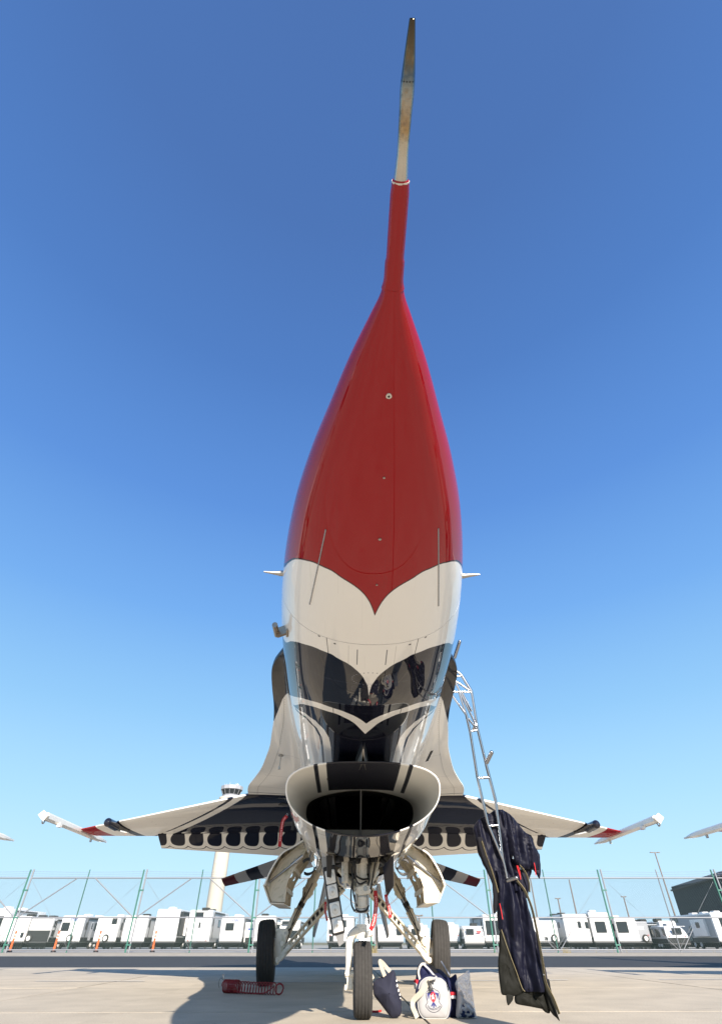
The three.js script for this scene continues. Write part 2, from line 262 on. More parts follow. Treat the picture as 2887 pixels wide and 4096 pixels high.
    const g = loft(rings, { cap0: true, cap1: true, uv: (p) => [(Math.abs(p.x) - .3) / 1.3, 1 - (-p.z - 3) / 5] });
    mesh('strake', toCreasedNormals(g, .9), stMat, jet);
  }
  { const g = new MB(); g.rod(P(-.83, 1.962, 5.62), P(-.83, 1.953, 5.62), .026, .026, 20).rod(P(-.83, 1.955, 5.62), P(-.835, 1.86, 5.64), .006).box(.022, .03, .022, P(-.836, 1.845, 5.642)); g.build('drain_mast', M.steel, jet); }
  { const g = new MB(); g.box(.125, .004, .04, P(.66, 1.80, 5.0), new THREE.Euler(0, .55, .95)); g.build('gun_port', M.black, jet); }
  // canopy, spine, tail
  const can = new THREE.SphereGeometry(1, 40, 24); can.scale(.42, .52, 1.75); can.translate(0, 2.42, -4.3); mesh('canopy', can, M.canopy, jet);
  const fin = prism([[10.0, 2.5], [11.4, 2.75], [13.4, 5.0], [14.4, 5.0], [13.9, 2.5]], .1, .02); fin.rotateY(Math.PI / 2); fin.translate(-.05, 0, 0); mesh('tail_fin', fin, M.white, jet);
  const noz = new THREE.LatheGeometry([[.55, 0], [.56, .3], [.5, .7], [.42, 1.0], [.38, 1.0], [.4, .4]].map(r => new THREE.Vector2(...r)), 32); noz.rotateX(-Math.PI / 2); noz.translate(0, 1.93, -13.9); mesh('exhaust_nozzle', noz, M.steel, jet);

  // ---- air intake trunk
  const inW = curve1([[3.85, .568], [4.2, .575], [4.8, .585], [6, .60], [8, .63], [9, .62], [10, .5]]);
  const inT = curve1([[3.85, 1.462], [4.5, 1.50], [5.2, 1.62], [6, 1.72], [10, 1.75]]), inB = curve1([[3.85, 1.03], [4.2, 1.015], [4.8, .965], [5.5, .945], [7, .94], [8.5, 1.0], [10, 1.2]]);
  function trunk(s0, rake, wd, n = 96, D = 0) {
    const out = []; for (let j = 0; j < n; j++) {
      const a = (j / n) * 2 * Math.PI - Math.PI / 2, ca = Math.cos(a), sa = Math.sin(a), w = wd.w(s0) - D, t = wd.t(s0) - D, b = wd.b(s0) + D, c = lerp(b, t, .62);
      const e = sa < 0 ? 2 / 2.05 : 2 / 2.75; const x = w * sgp(ca, e), y = c + (sa < 0 ? c - b : t - c) * sgp(sa, e);
      const k = sa > 0 ? 1 : 1; out.push(P(x, y, s0 + rake * (wd.t(s0) - y) * k));
    } return out;
  }
  const outer = { w: inW, t: inT, b: inB };
  const duct = { w: curve1([[3.85, .565], [4.3, .53], [5, .50], [6, .47], [8, .44]]), t: curve1([[3.85, 1.455], [4.3, 1.44], [4.7, 1.44], [5.2, 1.5], [6, 1.66], [8, 2.0]]), b: curve1([[3.85, 1.04], [4.3, 1.06], [5, 1.12], [6, 1.25], [8, 1.5]]) };
  const trunkTex = canvasTex(512, 1024, (c, W, H) => {
    const X = (x) => (x + .7) / 1.4 * W, Y = (s) => (s - 3.7) / 6.5 * H; c.fillStyle = WHITE; c.fillRect(0, 0, W, H);
    c.fillStyle = NAVY; c.fillRect(X(-.272), 0, X(.272) - X(-.272), H); for (const m of [-1, 1]) c.fillRect(X(m * .352) - 5, 0, 10, H);
    c.strokeStyle = 'rgba(60,60,62,.5)'; c.lineWidth = 1.3; for (const s of [4.3, 4.95, 5.7, 6.6]) { c.beginPath(); c.moveTo(0, Y(s)); c.lineTo(W, Y(s)); c.stroke(); }
    const r = rng(31); for (let i = 0; i < 120; i++) { c.fillStyle = `rgba(50,46,40,${.04 + r() * .12})`; c.fillRect(r() * W, Y(4.4 + r() * 4), 1 + r() * 2, 4 + r() * 40); }
  });
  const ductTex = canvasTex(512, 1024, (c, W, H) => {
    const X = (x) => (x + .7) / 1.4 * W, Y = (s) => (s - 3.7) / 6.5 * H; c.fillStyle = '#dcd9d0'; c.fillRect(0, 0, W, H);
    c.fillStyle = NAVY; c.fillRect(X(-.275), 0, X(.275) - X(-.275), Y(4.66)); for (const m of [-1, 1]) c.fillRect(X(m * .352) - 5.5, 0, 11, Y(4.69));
    for (const [d, col] of [[0, '#8d897f'], [.03, '#141414']]) { c.fillStyle = col; c.beginPath(); for (let i = -30; i <= 30; i++) { const x = .7 * i / 30; c.lineTo(X(x), Y(4.68 + d + 2.0 * x * x)); } c.lineTo(W, H); c.lineTo(0, H); c.fill(); }  // black past the oval edge: unlit depth of the pale duct, painted in
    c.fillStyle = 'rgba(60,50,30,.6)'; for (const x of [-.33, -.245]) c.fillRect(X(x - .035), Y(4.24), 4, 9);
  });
  const tuv = (p) => [(p.x + .7) / 1.4, 1 - (-p.z - 3.7) / 6.5], rk = (s) => .70 * (1 - sstep(3.9, 5.6, s));
  const gp = (t, k) => Object.assign(t, { k }), mt = (map, extra = {}) => new THREE.MeshPhysicalMaterial({ map, roughness: .6, specularIntensity: .02, clearcoat: 1, clearcoatRoughness: .03, ...extra });
  const bay = (s, x) => s > 4.83 && s < 6.3 && Math.abs(x) < .26;
  const st = [3.87, 3.9, ...stations(3.95, 10, 90)];
  const rO = st.map(s => trunk(s, rk(s), outer));
  const intake = mesh('air_intake', loft(rO, { uv: tuv, skip: (i, j) => { const p = rO[i][j], q = rO[Math.min(i + 1, rO.length - 1)][(j + 1) % 96]; return p.y < 1.2 && bay((-p.z - q.z) / 2, (p.x + q.x) / 2); } }), mt(trunkTex), jet);
  // rounded lip between outer and inner skins
  const lipR = []; for (let i = 0; i <= 6; i++) { const a = i / 6 * Math.PI, d = .006 * (1 - Math.cos(a)), f = .007 * Math.sin(a); lipR.push(trunk(3.87, .70, outer, 96, d).map(p => V(p.x, p.y, p.z + f))); }
  mesh('intake_lip', loft(lipR, { uv: tuv }), mt(trunkTex), intake);
  const rI = [lipR[6], ...stations(3.92, 8, 60).map(s => trunk(s, .70 * (1 - sstep(3.9, 5.2, s)), duct))];
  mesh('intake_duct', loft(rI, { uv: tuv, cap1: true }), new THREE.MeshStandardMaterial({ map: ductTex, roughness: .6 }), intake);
  { const g = new MB(); g.bar(P(0, 1.46, 4.72), P(0, 1.06, 4.86), .011, .09, V(0, 0, 1)); g.build('duct_strut', std(.1, .1, .095, .5), intake); }
  { const g = new MB(); for (const m of [-1, 1]) g.add(plate([P(0, 1.55, 3.8), P(m * .05, 1.55, 4.3), P(m * .05, 1.44, 4.3), P(0, 1.45, 3.92)], .006)); g.build('diverter', M.steel, jet); }
  for (const m of [-1, 1]) { const g = new THREE.SphereGeometry(.022, 14, 10); g.scale(.6, 1, 1.6); g.translate(m * .592, 1.33, -4.45); mesh('position_light', g, m < 0 ? gloss(.02, .2, .45) : gloss(.5, .01, .02), intake); }
  // nose gear bay
  { const g = new MB(); g.box(.56, .02, 1.5, P(0, 1.16, 5.57)).box(.02, .15, 1.48, P(-.272, 1.085, 5.57)).box(.02, .15, 1.48, P(.272, 1.085, 5.57)).box(.54, .16, .02, P(0, 1.08, 4.82)).box(.54, .16, .02, P(0, 1.08, 6.32)); g.build('gear_bay', std(.12, .11, .09, .6), jet); }

  // ---- wings
  const wingTex = canvasTex(1024, 1024, (c, W, H) => {
    const X = (x) => (x - .5) / 4.4 * W, Y = (s) => (s - 6.9) / 4.6 * H; c.fillStyle = WHITE; c.fillRect(0, 0, W, H);
    c.fillStyle = '#1a1d2b'; c.beginPath(); c.moveTo(0, 0); c.lineTo(X(1.2), 0); c.lineTo(X(1.5), Y(7.65)); c.lineTo(X(3.66), Y(11.4)); c.lineTo(0, H); c.fill();
    c.strokeStyle = '#1a1d2b'; c.lineWidth = 9; c.beginPath(); c.moveTo(X(1.3), Y(7.1)); c.lineTo(X(1.64), Y(7.68)); c.lineTo(X(3.86), Y(11.35)); c.stroke();
    c.fillStyle = RED; c.beginPath(); c.moveTo(X(4.5), 0); c.lineTo(W, 0); c.lineTo(W, H); c.lineTo(X(4.5), H); c.fill();
    c.fillStyle = '#1a1d2b'; c.fillRect(X(3.93), Y(9.6), X(4.1) - X(3.93), H);
    c.fillStyle = WHITE; c.fillRect(X(.5), Y(10.5), 1, 1);
    c.strokeStyle = 'rgba(90,90,92,.4)'; c.lineWidth = 1.2; for (const s of [8.4, 9.2, 10.0]) { c.beginPath(); c.moveTo(X(.7), Y(s)); c.lineTo(X(4.3), Y(s + 1.2)); c.stroke(); }
    const r = rng(77); for (let i = 0; i < 160; i++) { const x = .8 + r() * 3.4, s = 8 + r() * 3; c.fillStyle = ['rgba(30,28,24,.5)', 'rgba(160,150,140,.35)'][i % 2]; c.fillRect(X(x), Y(s), 1 + r() * 5, 1 + r() * 2); }
    // white hooks of the feather print above the flap hinge
    c.strokeStyle = WHITE; c.lineWidth = 13; for (let i = 0; i < 8; i++) { const x = 1.02 + .345 * i; c.beginPath(); c.moveTo(X(x + .02), Y(10.72)); c.quadraticCurveTo(X(x - .01), Y(10.55), X(x - .12), Y(10.52)); c.stroke(); }
  });
  const flapTex = canvasTex(1024, 256, (c, W, H) => {
    const X = (x) => (x - .85) / 2.8 * W, Y = (v) => v * H; c.fillStyle = WHITE; c.fillRect(0, 0, W, H);
    const n = 8, px = (i) => 1.0 + .345 * i;
    for (let i = -1; i < n; i++) { const x = px(i), vb = lerp(.52, .78, clamp((x - .9) / 2.6)), w = .345; c.fillStyle = '#1a1d2b';
      c.beginPath(); c.moveTo(X(x + .02), 0); c.lineTo(X(x + .03), Y(vb * .45)); c.bezierCurveTo(X(x + .05), Y(vb * .95), X(x + .1), Y(vb), X(x + .17), Y(vb)); c.bezierCurveTo(X(x + .25), Y(vb), X(x + .31), Y(vb * .9), X(x + .305), Y(vb * .5)); c.bezierCurveTo(X(x + .30), Y(vb * .2), X(x + .26), Y(vb * .1), X(x + .24), 0); c.fill();
      c.strokeStyle = '#1a1d2b'; c.lineWidth = 7; c.beginPath(); c.moveTo(X(x), Y(vb * .98)); c.quadraticCurveTo(X(x + .05), Y(vb * 1.26), X(x + .17), Y(vb * 1.27)); c.quadraticCurveTo(X(x + .3), Y(vb * 1.26), X(x + w), Y(vb * 1.0 + .03)); c.stroke(); }
  });
  const LE = (x) => x < 1.48 ? 7.3 + .25 * x : 7.62 + (x - 1.45) * .835, TE = 11.18, HG = (x) => x > 3.601 ? TE : lerp(10.5, 10.8, (x - .9) / 2.69);
  for (const m of [-1, 1]) {
    const wg = group('wing', jet), rings = [];
    const prof = (x, le, te) => { const n = 14, o = [], th = Math.max(.012, .032 * (TE - le)) , c = TE - le; for (let i = 0; i <= n; i++) { const t = i / n; o.push([t]); }
      const yt = (t) => th * 1.9 * Math.sqrt(t) * (1 - t) + .003, q = [];
      for (let i = 0; i <= n; i++) { const t = Math.pow(i / n, 1.6) * (te - le) / c; q.push(P(m * x, 1.985 - yt(t) * .75, le + t * c)); }
      for (let i = n; i >= 0; i--) { const t = Math.pow(i / n, 1.6) * (te - le) / c; q.push(P(m * x, 1.99 + yt(t), le + t * c)); } return q; };
    for (const x of [.55, 1.0, 1.48, 2, 2.6, 3.2, 3.6]) rings.push(prof(x, LE(x), HG(x)));
    for (const x of [3.605, 4.2, 4.87]) rings.push(prof(x, LE(x), TE));
    const uv = (p) => [(Math.abs(p.x) - .5) / 4.4, 1 - (-p.z - 6.9) / 4.6];
    mesh('wing_panel', toCreasedNormals(loft(rings, { uv, cap0: true, cap1: true }), .6), mt(wingTex, { clearcoat: .32, clearcoatRoughness: .03, roughness: .7, specularIntensity: .02 }), wg);
    // white leading edge strip caught by the sun
    // drooped flap, with its own print
    const dr = rad(24), fl = [], ch = (x) => (TE - HG(x)) / Math.cos(dr);
    for (const x of [.92, 1.5, 2.2, 2.9, 3.59]) { const c0 = P(m * x, 1.958, HG(x) + .006); fl.push([[0, -.004], [.3, -.008], [.7, -.004], [1, 0], [1, .006], [.6, .03], [.2, .042], [0, .03]].map(([t, y]) => V(c0.x, c0.y - Math.sin(dr) * t * ch(x) + y, c0.z - Math.cos(dr) * t * ch(x)))); }
    mesh('flap', toCreasedNormals(loft(fl, { uv: (p) => [(Math.abs(p.x) - .85) / 2.8, 1 - (-(HG(Math.abs(p.x)) + .006) - p.z) / (TE - HG(Math.abs(p.x)))], cap0: true, cap1: true }), .5), mt(flapTex, { clearcoat: .32, clearcoatRoughness: .05, roughness: .7, specularIntensity: .02 }), wg);
    // tip rail
    const rx = m * 4.93, rl = new MB(); const sec = (s, w, y0, y1) => [P(rx - w, y0 + .025, s), P(rx - w * .5, y0, s), P(rx + w * .5, y0, s), P(rx + w, y0 + .025, s), P(rx + w, y1 - .02, s), P(rx + w * .6, y1, s), P(rx - w * .6, y1, s), P(rx - w, y1 - .02, s)];
    rl.add(toCreasedNormals(loft([sec(9.22, .052, 1.925, 2.03), sec(9.6, .045, 1.93, 2.03), sec(11.4, .045, 1.93, 2.02), sec(11.6, .036, 1.94, 2.01), sec(11.9, .006, 1.965, 1.98)], { cap0: true, cap1: true }), .4));
    const rm = rl.build('tip_rail', M.white, wg);
    const hd = new MB(); hd.add(toCreasedNormals(loft([[P(rx - .085, 1.985, 9.13), P(rx, 2.045, 9.1), P(rx + .085, 1.985, 9.13), P(rx + .01, 1.90, 9.16)], [P(rx - .05, 1.98, 9.24), P(rx, 2.03, 9.24), P(rx + .05, 1.98, 9.24), P(rx, 1.925, 9.24)]], { cap0: true, cap1: true }), .3)); hd.build('rail_head', M.white, rm); new MB().box(.05, .05, .09, P(rx - m * .05, 1.92, 9.66)).build('rail_block', M.white, rm); new MB().box(.025, .05, .05, P(rx, 1.905, 11.15)).build('rail_hook', M.steel, rm); new MB().pipe([P(rx, 1.92, 9.16), P(rx, 1.885, 9.18), P(rx, 1.88, 9.22), P(rx, 1.92, 9.25)], .01).build('rail_catch', M.steel, rm);
    const pod = new MB(); pod.rod(P(m * 4.0, 1.93, 9.42), P(m * 4.0, 1.93, 9.8), .062, .066, 20).add(new THREE.SphereGeometry(.062, 16, 10), new THREE.Matrix4().setPosition(P(m * 4.0, 1.93, 9.42))).bar(P(m * 4.0, 1.915, 9.7), P(m * 4.0, 1.955, 10.35), .09, .07); pod.build('antenna_pod', M.navy, wg);
    // stabilator: white, navy, white, red bands
    const stx = canvasTex(512, 8, (c, W, H) => { const X = (x) => (x - .6) / 2.3 * W; c.fillStyle = '#b0adaa'; c.fillRect(0, 0, W, H); c.fillStyle = NAVY; c.fillRect(X(2.02), 0, X(2.3) - X(2.02), H); c.fillStyle = '#57101a'; c.fillRect(X(2.58), 0, W, H); });
    const sr = [.6, 1.2, 1.8, 2.3, 2.88].map(x => { const t = (x - .6) / 2.18, le = lerp(11.9, 13.55, t), te = lerp(14.5, 14.2, t), y = 1.93 - .20 * (x - .6), th = lerp(.06, .02, t); return [[0, 0], [.15, -.7], [.5, -1], [1, -.1], [1, .1], [.5, 1], [.15, .7]].map(([u, k]) => P(m * x, y + k * th + (.5 - u) * .1, lerp(le, te, u))); });
    mesh('stabilator', toCreasedNormals(loft(sr, { uv: (p) => [(Math.abs(p.x) - .6) / 2.3, .5], cap0: true, cap1: true }), .5), mt(stx, { clearcoat: .4, clearcoatRoughness: .1 }), jet);
    mesh('ventral_fin', plate([P(m * .47, 1.25, 10.7), P(m * .49, 1.25, 12.4), P(m * .69, .52, 12.2), P(m * .66, .56, 11.6)], .035), std(.42, .42, .42, .5), jet);
  }
}
// ---------------------------------------------------------------- landing gear (parts of the aircraft)
function tyreGeo(R, W, rim, grooves) {                              // axis along x
  const o = [], h = W / 2; o.push([rim, -h * .72], [rim * 1.04, -h * .86], [R * .80, -h], [R * .90, -h * .96], [R * .965, -h * .82]);
  const gx = grooves, gw = W * .014, gd = R * .018; const crown = (x) => R * (1 - .028 * Math.pow(Math.abs(x) / (h * .8), 2.4));
  let xs = []; for (let x = -.76; x <= .761; x += .08) xs.push([x * h, 0]);
  for (const g of gx) { xs = xs.filter(q => Math.abs(q[0] - g * h) > gw * 1.6); xs.push([g * h - gw * 1.4, 0], [g * h - gw * .8, gd], [g * h + gw * .8, gd], [g * h + gw * 1.4, 0]); }
  xs.sort((a, b) => a[0] - b[0]); for (const [x, d] of xs) o.push([crown(x) - d, x]);
  o.push([R * .965, h * .82], [R * .90, h * .96], [R * .80, h], [rim * 1.04, h * .86], [rim, h * .72]);
  const g = new THREE.LatheGeometry(o.map(p => new THREE.Vector2(p[0], p[1])), 72); g.rotateZ(-Math.PI / 2);
  const u = g.attributes.uv; for (let i = 0; i < u.count; i++) u.setXY(i, u.getX(i) * 5, u.getY(i) * 1.2); return g;
}
function hub(r, w) { const g = new THREE.LatheGeometry([[.001, -w * .5], [r * .3, -w * .5], [r * .34, -w * .3], [r * .8, -w * .22], [r * .95, -w * .5], [r * 1.02, -w * .5], [r * 1.02, w * .5], [r * .95, w * .5], [r * .8, w * .22], [r * .34, w * .3], [r * .3, w * .5], [.001, w * .5]].map(p => new THREE.Vector2(...p)), 40); g.rotateZ(-Math.PI / 2); return g; }
{
  const ng = group('nose_gear', jet), x0 = .02, S = 5.3, N = (x, h, s = 0) => P(x0 + x, h, S + s);
  // wheel
  const ty = tyreGeo(.231, .148, .115, [-.52, -.18, .18, .52]); ty.translate(x0 + .008, .231, -(S + .06)); mesh('tyre', ty, M.tyre, ng);
  const hb = hub(.118, .12); hb.translate(x0 + .008, .231, -(S + .06)); mesh('wheel_hub', hb, M.gearWhite, ng);
  // fork
  const fk = new MB();
  fk.rod(N(-.002, .565), N(-.002, .475), .047, .05, 20).rod(N(.05, .505, -.02), N(.085, .505, -.02), .02);
  const arm = [N(0, .52), N(-.045, .518), N(-.082, .497, .005), N(-.1, .455, .01), N(-.104, .4, .02), N(-.104, .32, .04), N(-.108, .235, .06)];
  const cr = new THREE.CatmullRomCurve3(arm), rg = []; for (let i = 0; i <= 36; i++) { const p = cr.getPoint(i / 36), t = cr.getTangent(i / 36), n = V(0, 0, 1), b = t.clone().cross(n).normalize(), w = lerp(.036, .024, i / 36), d = lerp(.045, .034, i / 36); rg.push(stations(0, 15, 15).map(k => { const a = k / 16 * 2 * Math.PI; return p.clone().addScaledVector(b, w * sgp(Math.cos(a), .7)).addScaledVector(n, d * sgp(Math.sin(a), .7)); })); }
  fk.add(loft(rg, { cap0: true, cap1: true }));
  fk.box(.05, .1, .07, N(-.094, .215, .06), undefined, .012).rod(N(-.13, .26, .03), N(-.06, .26, .03), .019, .019, 14).rod(N(-.12, .231, .06), N(.09, .231, .06), .02).box(.018, .03, .04, N(-.122, .18, .06)).box(.018, .03, .04, N(-.075, .18, .06));
  fk.build('fork', M.gearWhite, ng);
  mesh('pin', rod(N(-.134, .26, .03), N(-.13, .26, .03), .012, .012, 6), M.steel, ng); mesh('pin', rod(N(.086, .505, -.045), N(.086, .505, .02), .008), M.steel, ng);
  mesh('piston', rod(N(0, .55), N(0, .70), .0305, .0305, 28), M.chrome, ng);
  const st = new MB(); st.rod(N(0, .68), N(0, .725), .062, .058, 24).rod(N(0, .725), N(0, .742), .064, .064, 24).rod(N(0, .66), N(0, .682), .052, .06, 24).rod(N(0, .742), N(0, .80), .05, .05, 24).box(.1, .075, .11, N(.005, .79, -.01), new THREE.Euler(0, 0, .2), .015).rod(N(.03, .80, -.07), N(.05, .80, .05), .034, .034, 20).rod(N(-.06, .775, -.04), N(.06, .80, -.04), .02, .02).rod(N(0, .80), N(0, .98), .043, .047, 24).rod(N(0, .98), N(0, 1.1), .058, .06, 24).rod(N(0, .875), N(0, .895), .051, .051, 24).rod(N(-.2, 1.07), N(.2, 1.07), .03);
  st.build('shock_strut', M.gearWhite, ng);
  { const g = new MB(); g.rod(N(0, .648), N(0, .662), .066, .066, 24).rod(N(.0, .742), N(0, .748), .07, .07, 24).box(.11, .03, .05, N(0, .655, -.03), undefined, .006).rod(N(.03, .80, -.078), N(.035, .80, -.06), .02, .02, 6).rod(N(-.05, .70, -.06), N(-.05, .76, -.06), .012).rod(N(.055, .69, -.05), N(.055, .76, -.05), .009); g.build('collar', M.steel, ng); }
  { const g = new MB(); g.rod(N(-.145, .84, -.1), N(-.15, 1.0, -.06), .027, .03, 20).rod(N(-.15, 1.0, -.06), N(-.15, 1.1, -.02), .038, .038, 20).rod(N(-.145, .84, -.1), N(-.143, .80, -.11), .014); g.build('actuator', M.gearWhite, ng); }
  { const g = new MB(); g.bar(N(-.03, .80, .02), N(-.17, .98, .55), .035, .03).bar(N(.03, .80, .02), N(.17, .98, .55), .035, .03).bar(N(-.09, .88, .25), N(.09, .88, .25), .03, .02).bar(N(.06, .83, 0), N(.13, 1.05, .05), .018, .03).rod(N(.1, .86, -.02), N(.16, 1.03, .0), .014).rod(N(-.2, .95, .1), N(-.03, .78, .06), .02); g.build('drag_brace', M.gearBeige, ng); }
  { const g = new MB(); const r = rng(4);
    const pp = [[[-.1, 1.08, -.12], [-.07, .96, -.14], [-.05, .86, -.1], [-.02, .83, -.09], [.04, .85, -.08]], [[-.09, .95, -.12], [-.08, .86, -.12], [-.075, .78, -.08], [-.06, .73, -.07], [-.04, .68, -.06]], [[.07, 1.08, -.06], [.06, .96, -.08], [.065, .86, -.07], [.05, .82, -.07]], [[-.06, .92, -.06], [-.09, .8, -.06], [-.085, .69, -.04], [-.06, .65, -.03]], [[.02, 1.06, -.09], [-.055, .98, -.09], [-.06, .9, -.08], [0, .865, -.08], [.06, .87, -.05]], [[.14, 1.08, -.1], [.12, 1.0, -.1], [.1, .9, -.05], [.08, .8, 0]], [[-.16, 1.07, -.14], [-.12, 1.02, -.14], [-.1, 1.04, -.1]], [[-.05, .66, -.05], [-.02, .645, -.07], [.04, .655, -.06], [.06, .69, -.02]], [[.05, .64, .02], [.06, .6, .03], [.06, .57, .02]]];
    for (const p of pp) mesh('hydraulic_hose', pipe(p.map(q => N(...q)), .0075, 6, 6), M.hose, ng);
    for (let i = 0; i < 44; i++) { const x = (r() - .5) * .4, h = .98 + r() * .12; g.box(.02 + r() * .05, .02 + r() * .04, .03 + r() * .06, N(x, h, -.1 + r() * .3), new THREE.Euler(0, r(), r() - .5), .004); }
    g.build('hydraulic_fittings', M.hose, ng).userData.kind = 'stuff'; }
  // lamp door, left of the strut
  { const ld = group('lamp_door', ng), E = new THREE.Euler(.05, 0, .215), c = N(-.235, .72, -.22);
    const f = new MB(); f.box(.105, .455, .03, c, E, .012); f.build('lamp_frame', M.black, ld);
    const q = new THREE.Quaternion().setFromEuler(E), at = (u, v, w) => V(u, v, w).applyQuaternion(q).add(c);
    for (let i = 0; i < 4; i++) { const y = .152 - i * .1 - (i > 1 ? .018 : 0), p = at(0, y, .017); const sq = i > 1;
      const b = new RoundedBoxGeometry(.082, .094, .02, 3, sq ? .009 : .0099); b.applyQuaternion(q); b.translate(p.x, p.y, p.z); const lamp = mesh('taxi_lamp', b, std(.72, .71, .68, .3), ld);
      const lens = new THREE.SphereGeometry(.036, 18, 10, 0, 2 * Math.PI, 0, 1.1); lens.rotateX(Math.PI / 2); lens.scale(1, 1.1, .35); lens.applyQuaternion(q); const pl = at(0, y, .021); lens.translate(pl.x, pl.y, pl.z); mesh('lens', lens, std(.62, .62, .6, .22, .15), lamp);
      const bb = new THREE.CylinderGeometry(.009, .009, .012, 10); bb.rotateX(Math.PI / 2); bb.applyQuaternion(q); const pb = at(0, y - .003, .036); bb.translate(pb.x, pb.y, pb.z); mesh('bulb', bb, std(.35, .33, .3, .3, .8), lamp); }
    const sk = []; for (let i = 0; i <= 10; i++) { const t = i / 10; sk.push([-.066 + .012 * Math.sin(t * 3), .30 - t * .58]); }
    const g = new MB(); g.add(plate([at(-.055, .30, -.015), at(-.062, -.1, -.015), at(-.01, -.30, -.012), at(.03, -.285, -.012), at(.052, -.2, -.015), at(.052, .3, -.015)], .012)); g.build('door_skin', std(.22, .22, .22, .3, .3), ld);
  }
  { const g = new MB(); g.add(plate([P(.27, 1.0, 4.9), P(.275, .8, 5.02), P(.22, .73, 5.1), P(.19, .93, 5.0)], .014)); g.build('bay_door', M.paint === 0 ? M.white : M.navy, jet); }
  { const g = new MB(); g.add(plate([P(-.285, 1.0, 4.9), P(-.275, .86, 4.96), P(-.245, .86, 4.98), P(-.245, 1.0, 4.94)], .014)); g.build('bay_door', M.black, jet); }

  // ---- main gear, one each side
  for (const m of [-1, 1]) {
    const mg = group('main_gear', jet), Q = (x, h, s) => P(m * x, h, s);
    const tilt = new THREE.Matrix4().makeTranslation(m * 1.215, .353, -9.2).multiply(new THREE.Matrix4().makeRotationZ(m * -.09)).multiply(new THREE.Matrix4().makeRotationY(m * -.06));
    const ty = tyreGeo(.353, .235, .19, [-.5, -.17, .17, .5]); ty.applyMatrix4(tilt); mesh('tyre', ty, M.tyre, mg);
    const hb = hub(.192, .19); hb.applyMatrix4(tilt); mesh('wheel_hub', hb, M.gearWhite, mg);
    const bk = new MB(); bk.rod(Q(1.03, .35, 9.2), Q(1.13, .352, 9.2), .13, .15, 28).rod(Q(1.0, .35, 9.2), Q(1.04, .35, 9.2), .09, .1, 24); bk.build('brake', M.steel, mg);
    const ss = new MB(); ss.rod(Q(.47, 1.36, 8.95), Q(.6, 1.14, 8.98), .05, .06, 18).rod(Q(.6, 1.14, 8.98), Q(.69, .97, 8.99), .072, .072, 22).rod(Q(.605, 1.13, 8.98), Q(.62, 1.1, 8.98), .082, .082, 22).rod(Q(.66, 1.03, 8.985), Q(.675, 1.0, 8.985), .084, .084, 22).rod(Q(.69, .97, 8.99), Q(.705, .94, 8.99), .06, .05, 20); ss.build('shock_strut', M.gearBeige, mg); new MB().rod(Q(.80, .78, 9.0), Q(.915, .57, 9.02), .052, .046, 20).rod(Q(.79, .80, 9), Q(.805, .775, 9), .058, .058, 20).rod(Q(.915, .57, 9.02), Q(1.02, .36, 9.1), .05, .045, 18).build('lower_strut', M.gearBeige, mg);
    mesh('piston', rod(Q(.70, .95, 8.99), Q(.80, .78, 9), .043, .043, 22), m < 0 ? M.steel : M.chrome, mg); { const g = rod(Q(.735, .89, 8.993), Q(.765, .84, 8.995), .0445, .0445, 22); mesh('band', g, M.black, mg); }
    // drag brace: two flanges, webs between them
    const A = Q(.16, 1.02, 8.3), B = Q(.985, .32, 9.02), db = new MB(), dir = B.clone().sub(A).normalize(), off = V(0, 1, 0).addScaledVector(dir, -dir.y).normalize().multiplyScalar(.038);
    db.bar(A.clone().add(off), B.clone().addScaledVector(off, .9), .05, .018).bar(A.clone().sub(off), B.clone().addScaledVector(off, -.9), .05, .018);
    for (let i = 0; i < 15; i++) { const p = A.clone().lerp(B, (i + .5) / 15); db.bar(p.clone().add(off), p.clone().sub(off), .016, .03, dir); }
    db.build('drag_brace', M.gearBeige, mg);
    { const g = new MB(); g.bar(A.clone().addScaledVector(off, .0), A.clone().lerp(B, .55), .008, .05); g.build('brace_web', M.dark, mg); }
    const ft = new MB(); ft.add(plate([Q(.90, .60, 8.99), Q(1.06, .60, 9.04), Q(1.075, .34, 9.08), Q(1.07, .24, 9.08), Q(1.03, .22, 9.06), Q(.93, .4, 9.0)], .07)).rod(Q(.945, .55, 8.93), Q(.945, .55, 9.06), .04, .04, 18).rod(Q(1.03, .27, 8.97), Q(1.03, .27, 9.12), .032, .032, 16).rod(Q(.98, .44, 8.95), Q(.985, .44, 9.04), .026, .026, 14).bar(Q(.86, .42, 8.93), Q(1.0, .28, 9.0), .04, .06).rod(Q(1.0, .35, 9.1), Q(1.2, .353, 9.2), .05); ft.build('axle_fitting', M.gearWhite, mg);
    mesh('pin', rod(Q(.945, .55, 8.92), Q(.945, .55, 8.93), .018, .018, 6), M.steel, mg); mesh('pin', rod(Q(1.03, .27, 8.955), Q(1.03, .27, 8.97), .02, .02, 6), M.steel, mg);
    { mesh('hydraulic_hose', pipe([Q(.6, 1.1, 8.88), Q(.72, .9, 8.9), Q(.83, .72, 8.92), Q(.9, .5, 8.92), Q(.96, .36, 8.98)], .008, 6), M.hose, mg); mesh('hydraulic_hose', pipe([Q(.7, 1.0, 8.9), Q(.76, .8, 8.92), Q(.88, .6, 8.95), Q(1.02, .5, 9.05)], .007, 6), M.hose, mg); }
    // door: curved outer skin, inner frame, actuator
    const gd = group('gear_door', jet), D = (x, h, s) => P(m * x, h, s);
    const oc = new THREE.CatmullRomCurve3([[.70, 1.50], [.83, 1.425], [.97, 1.355], [1.06, 1.24], [1.12, 1.13], [1.165, 1.01]].map(p => V(p[0], p[1], 0))), pts = oc.getPoints(24);
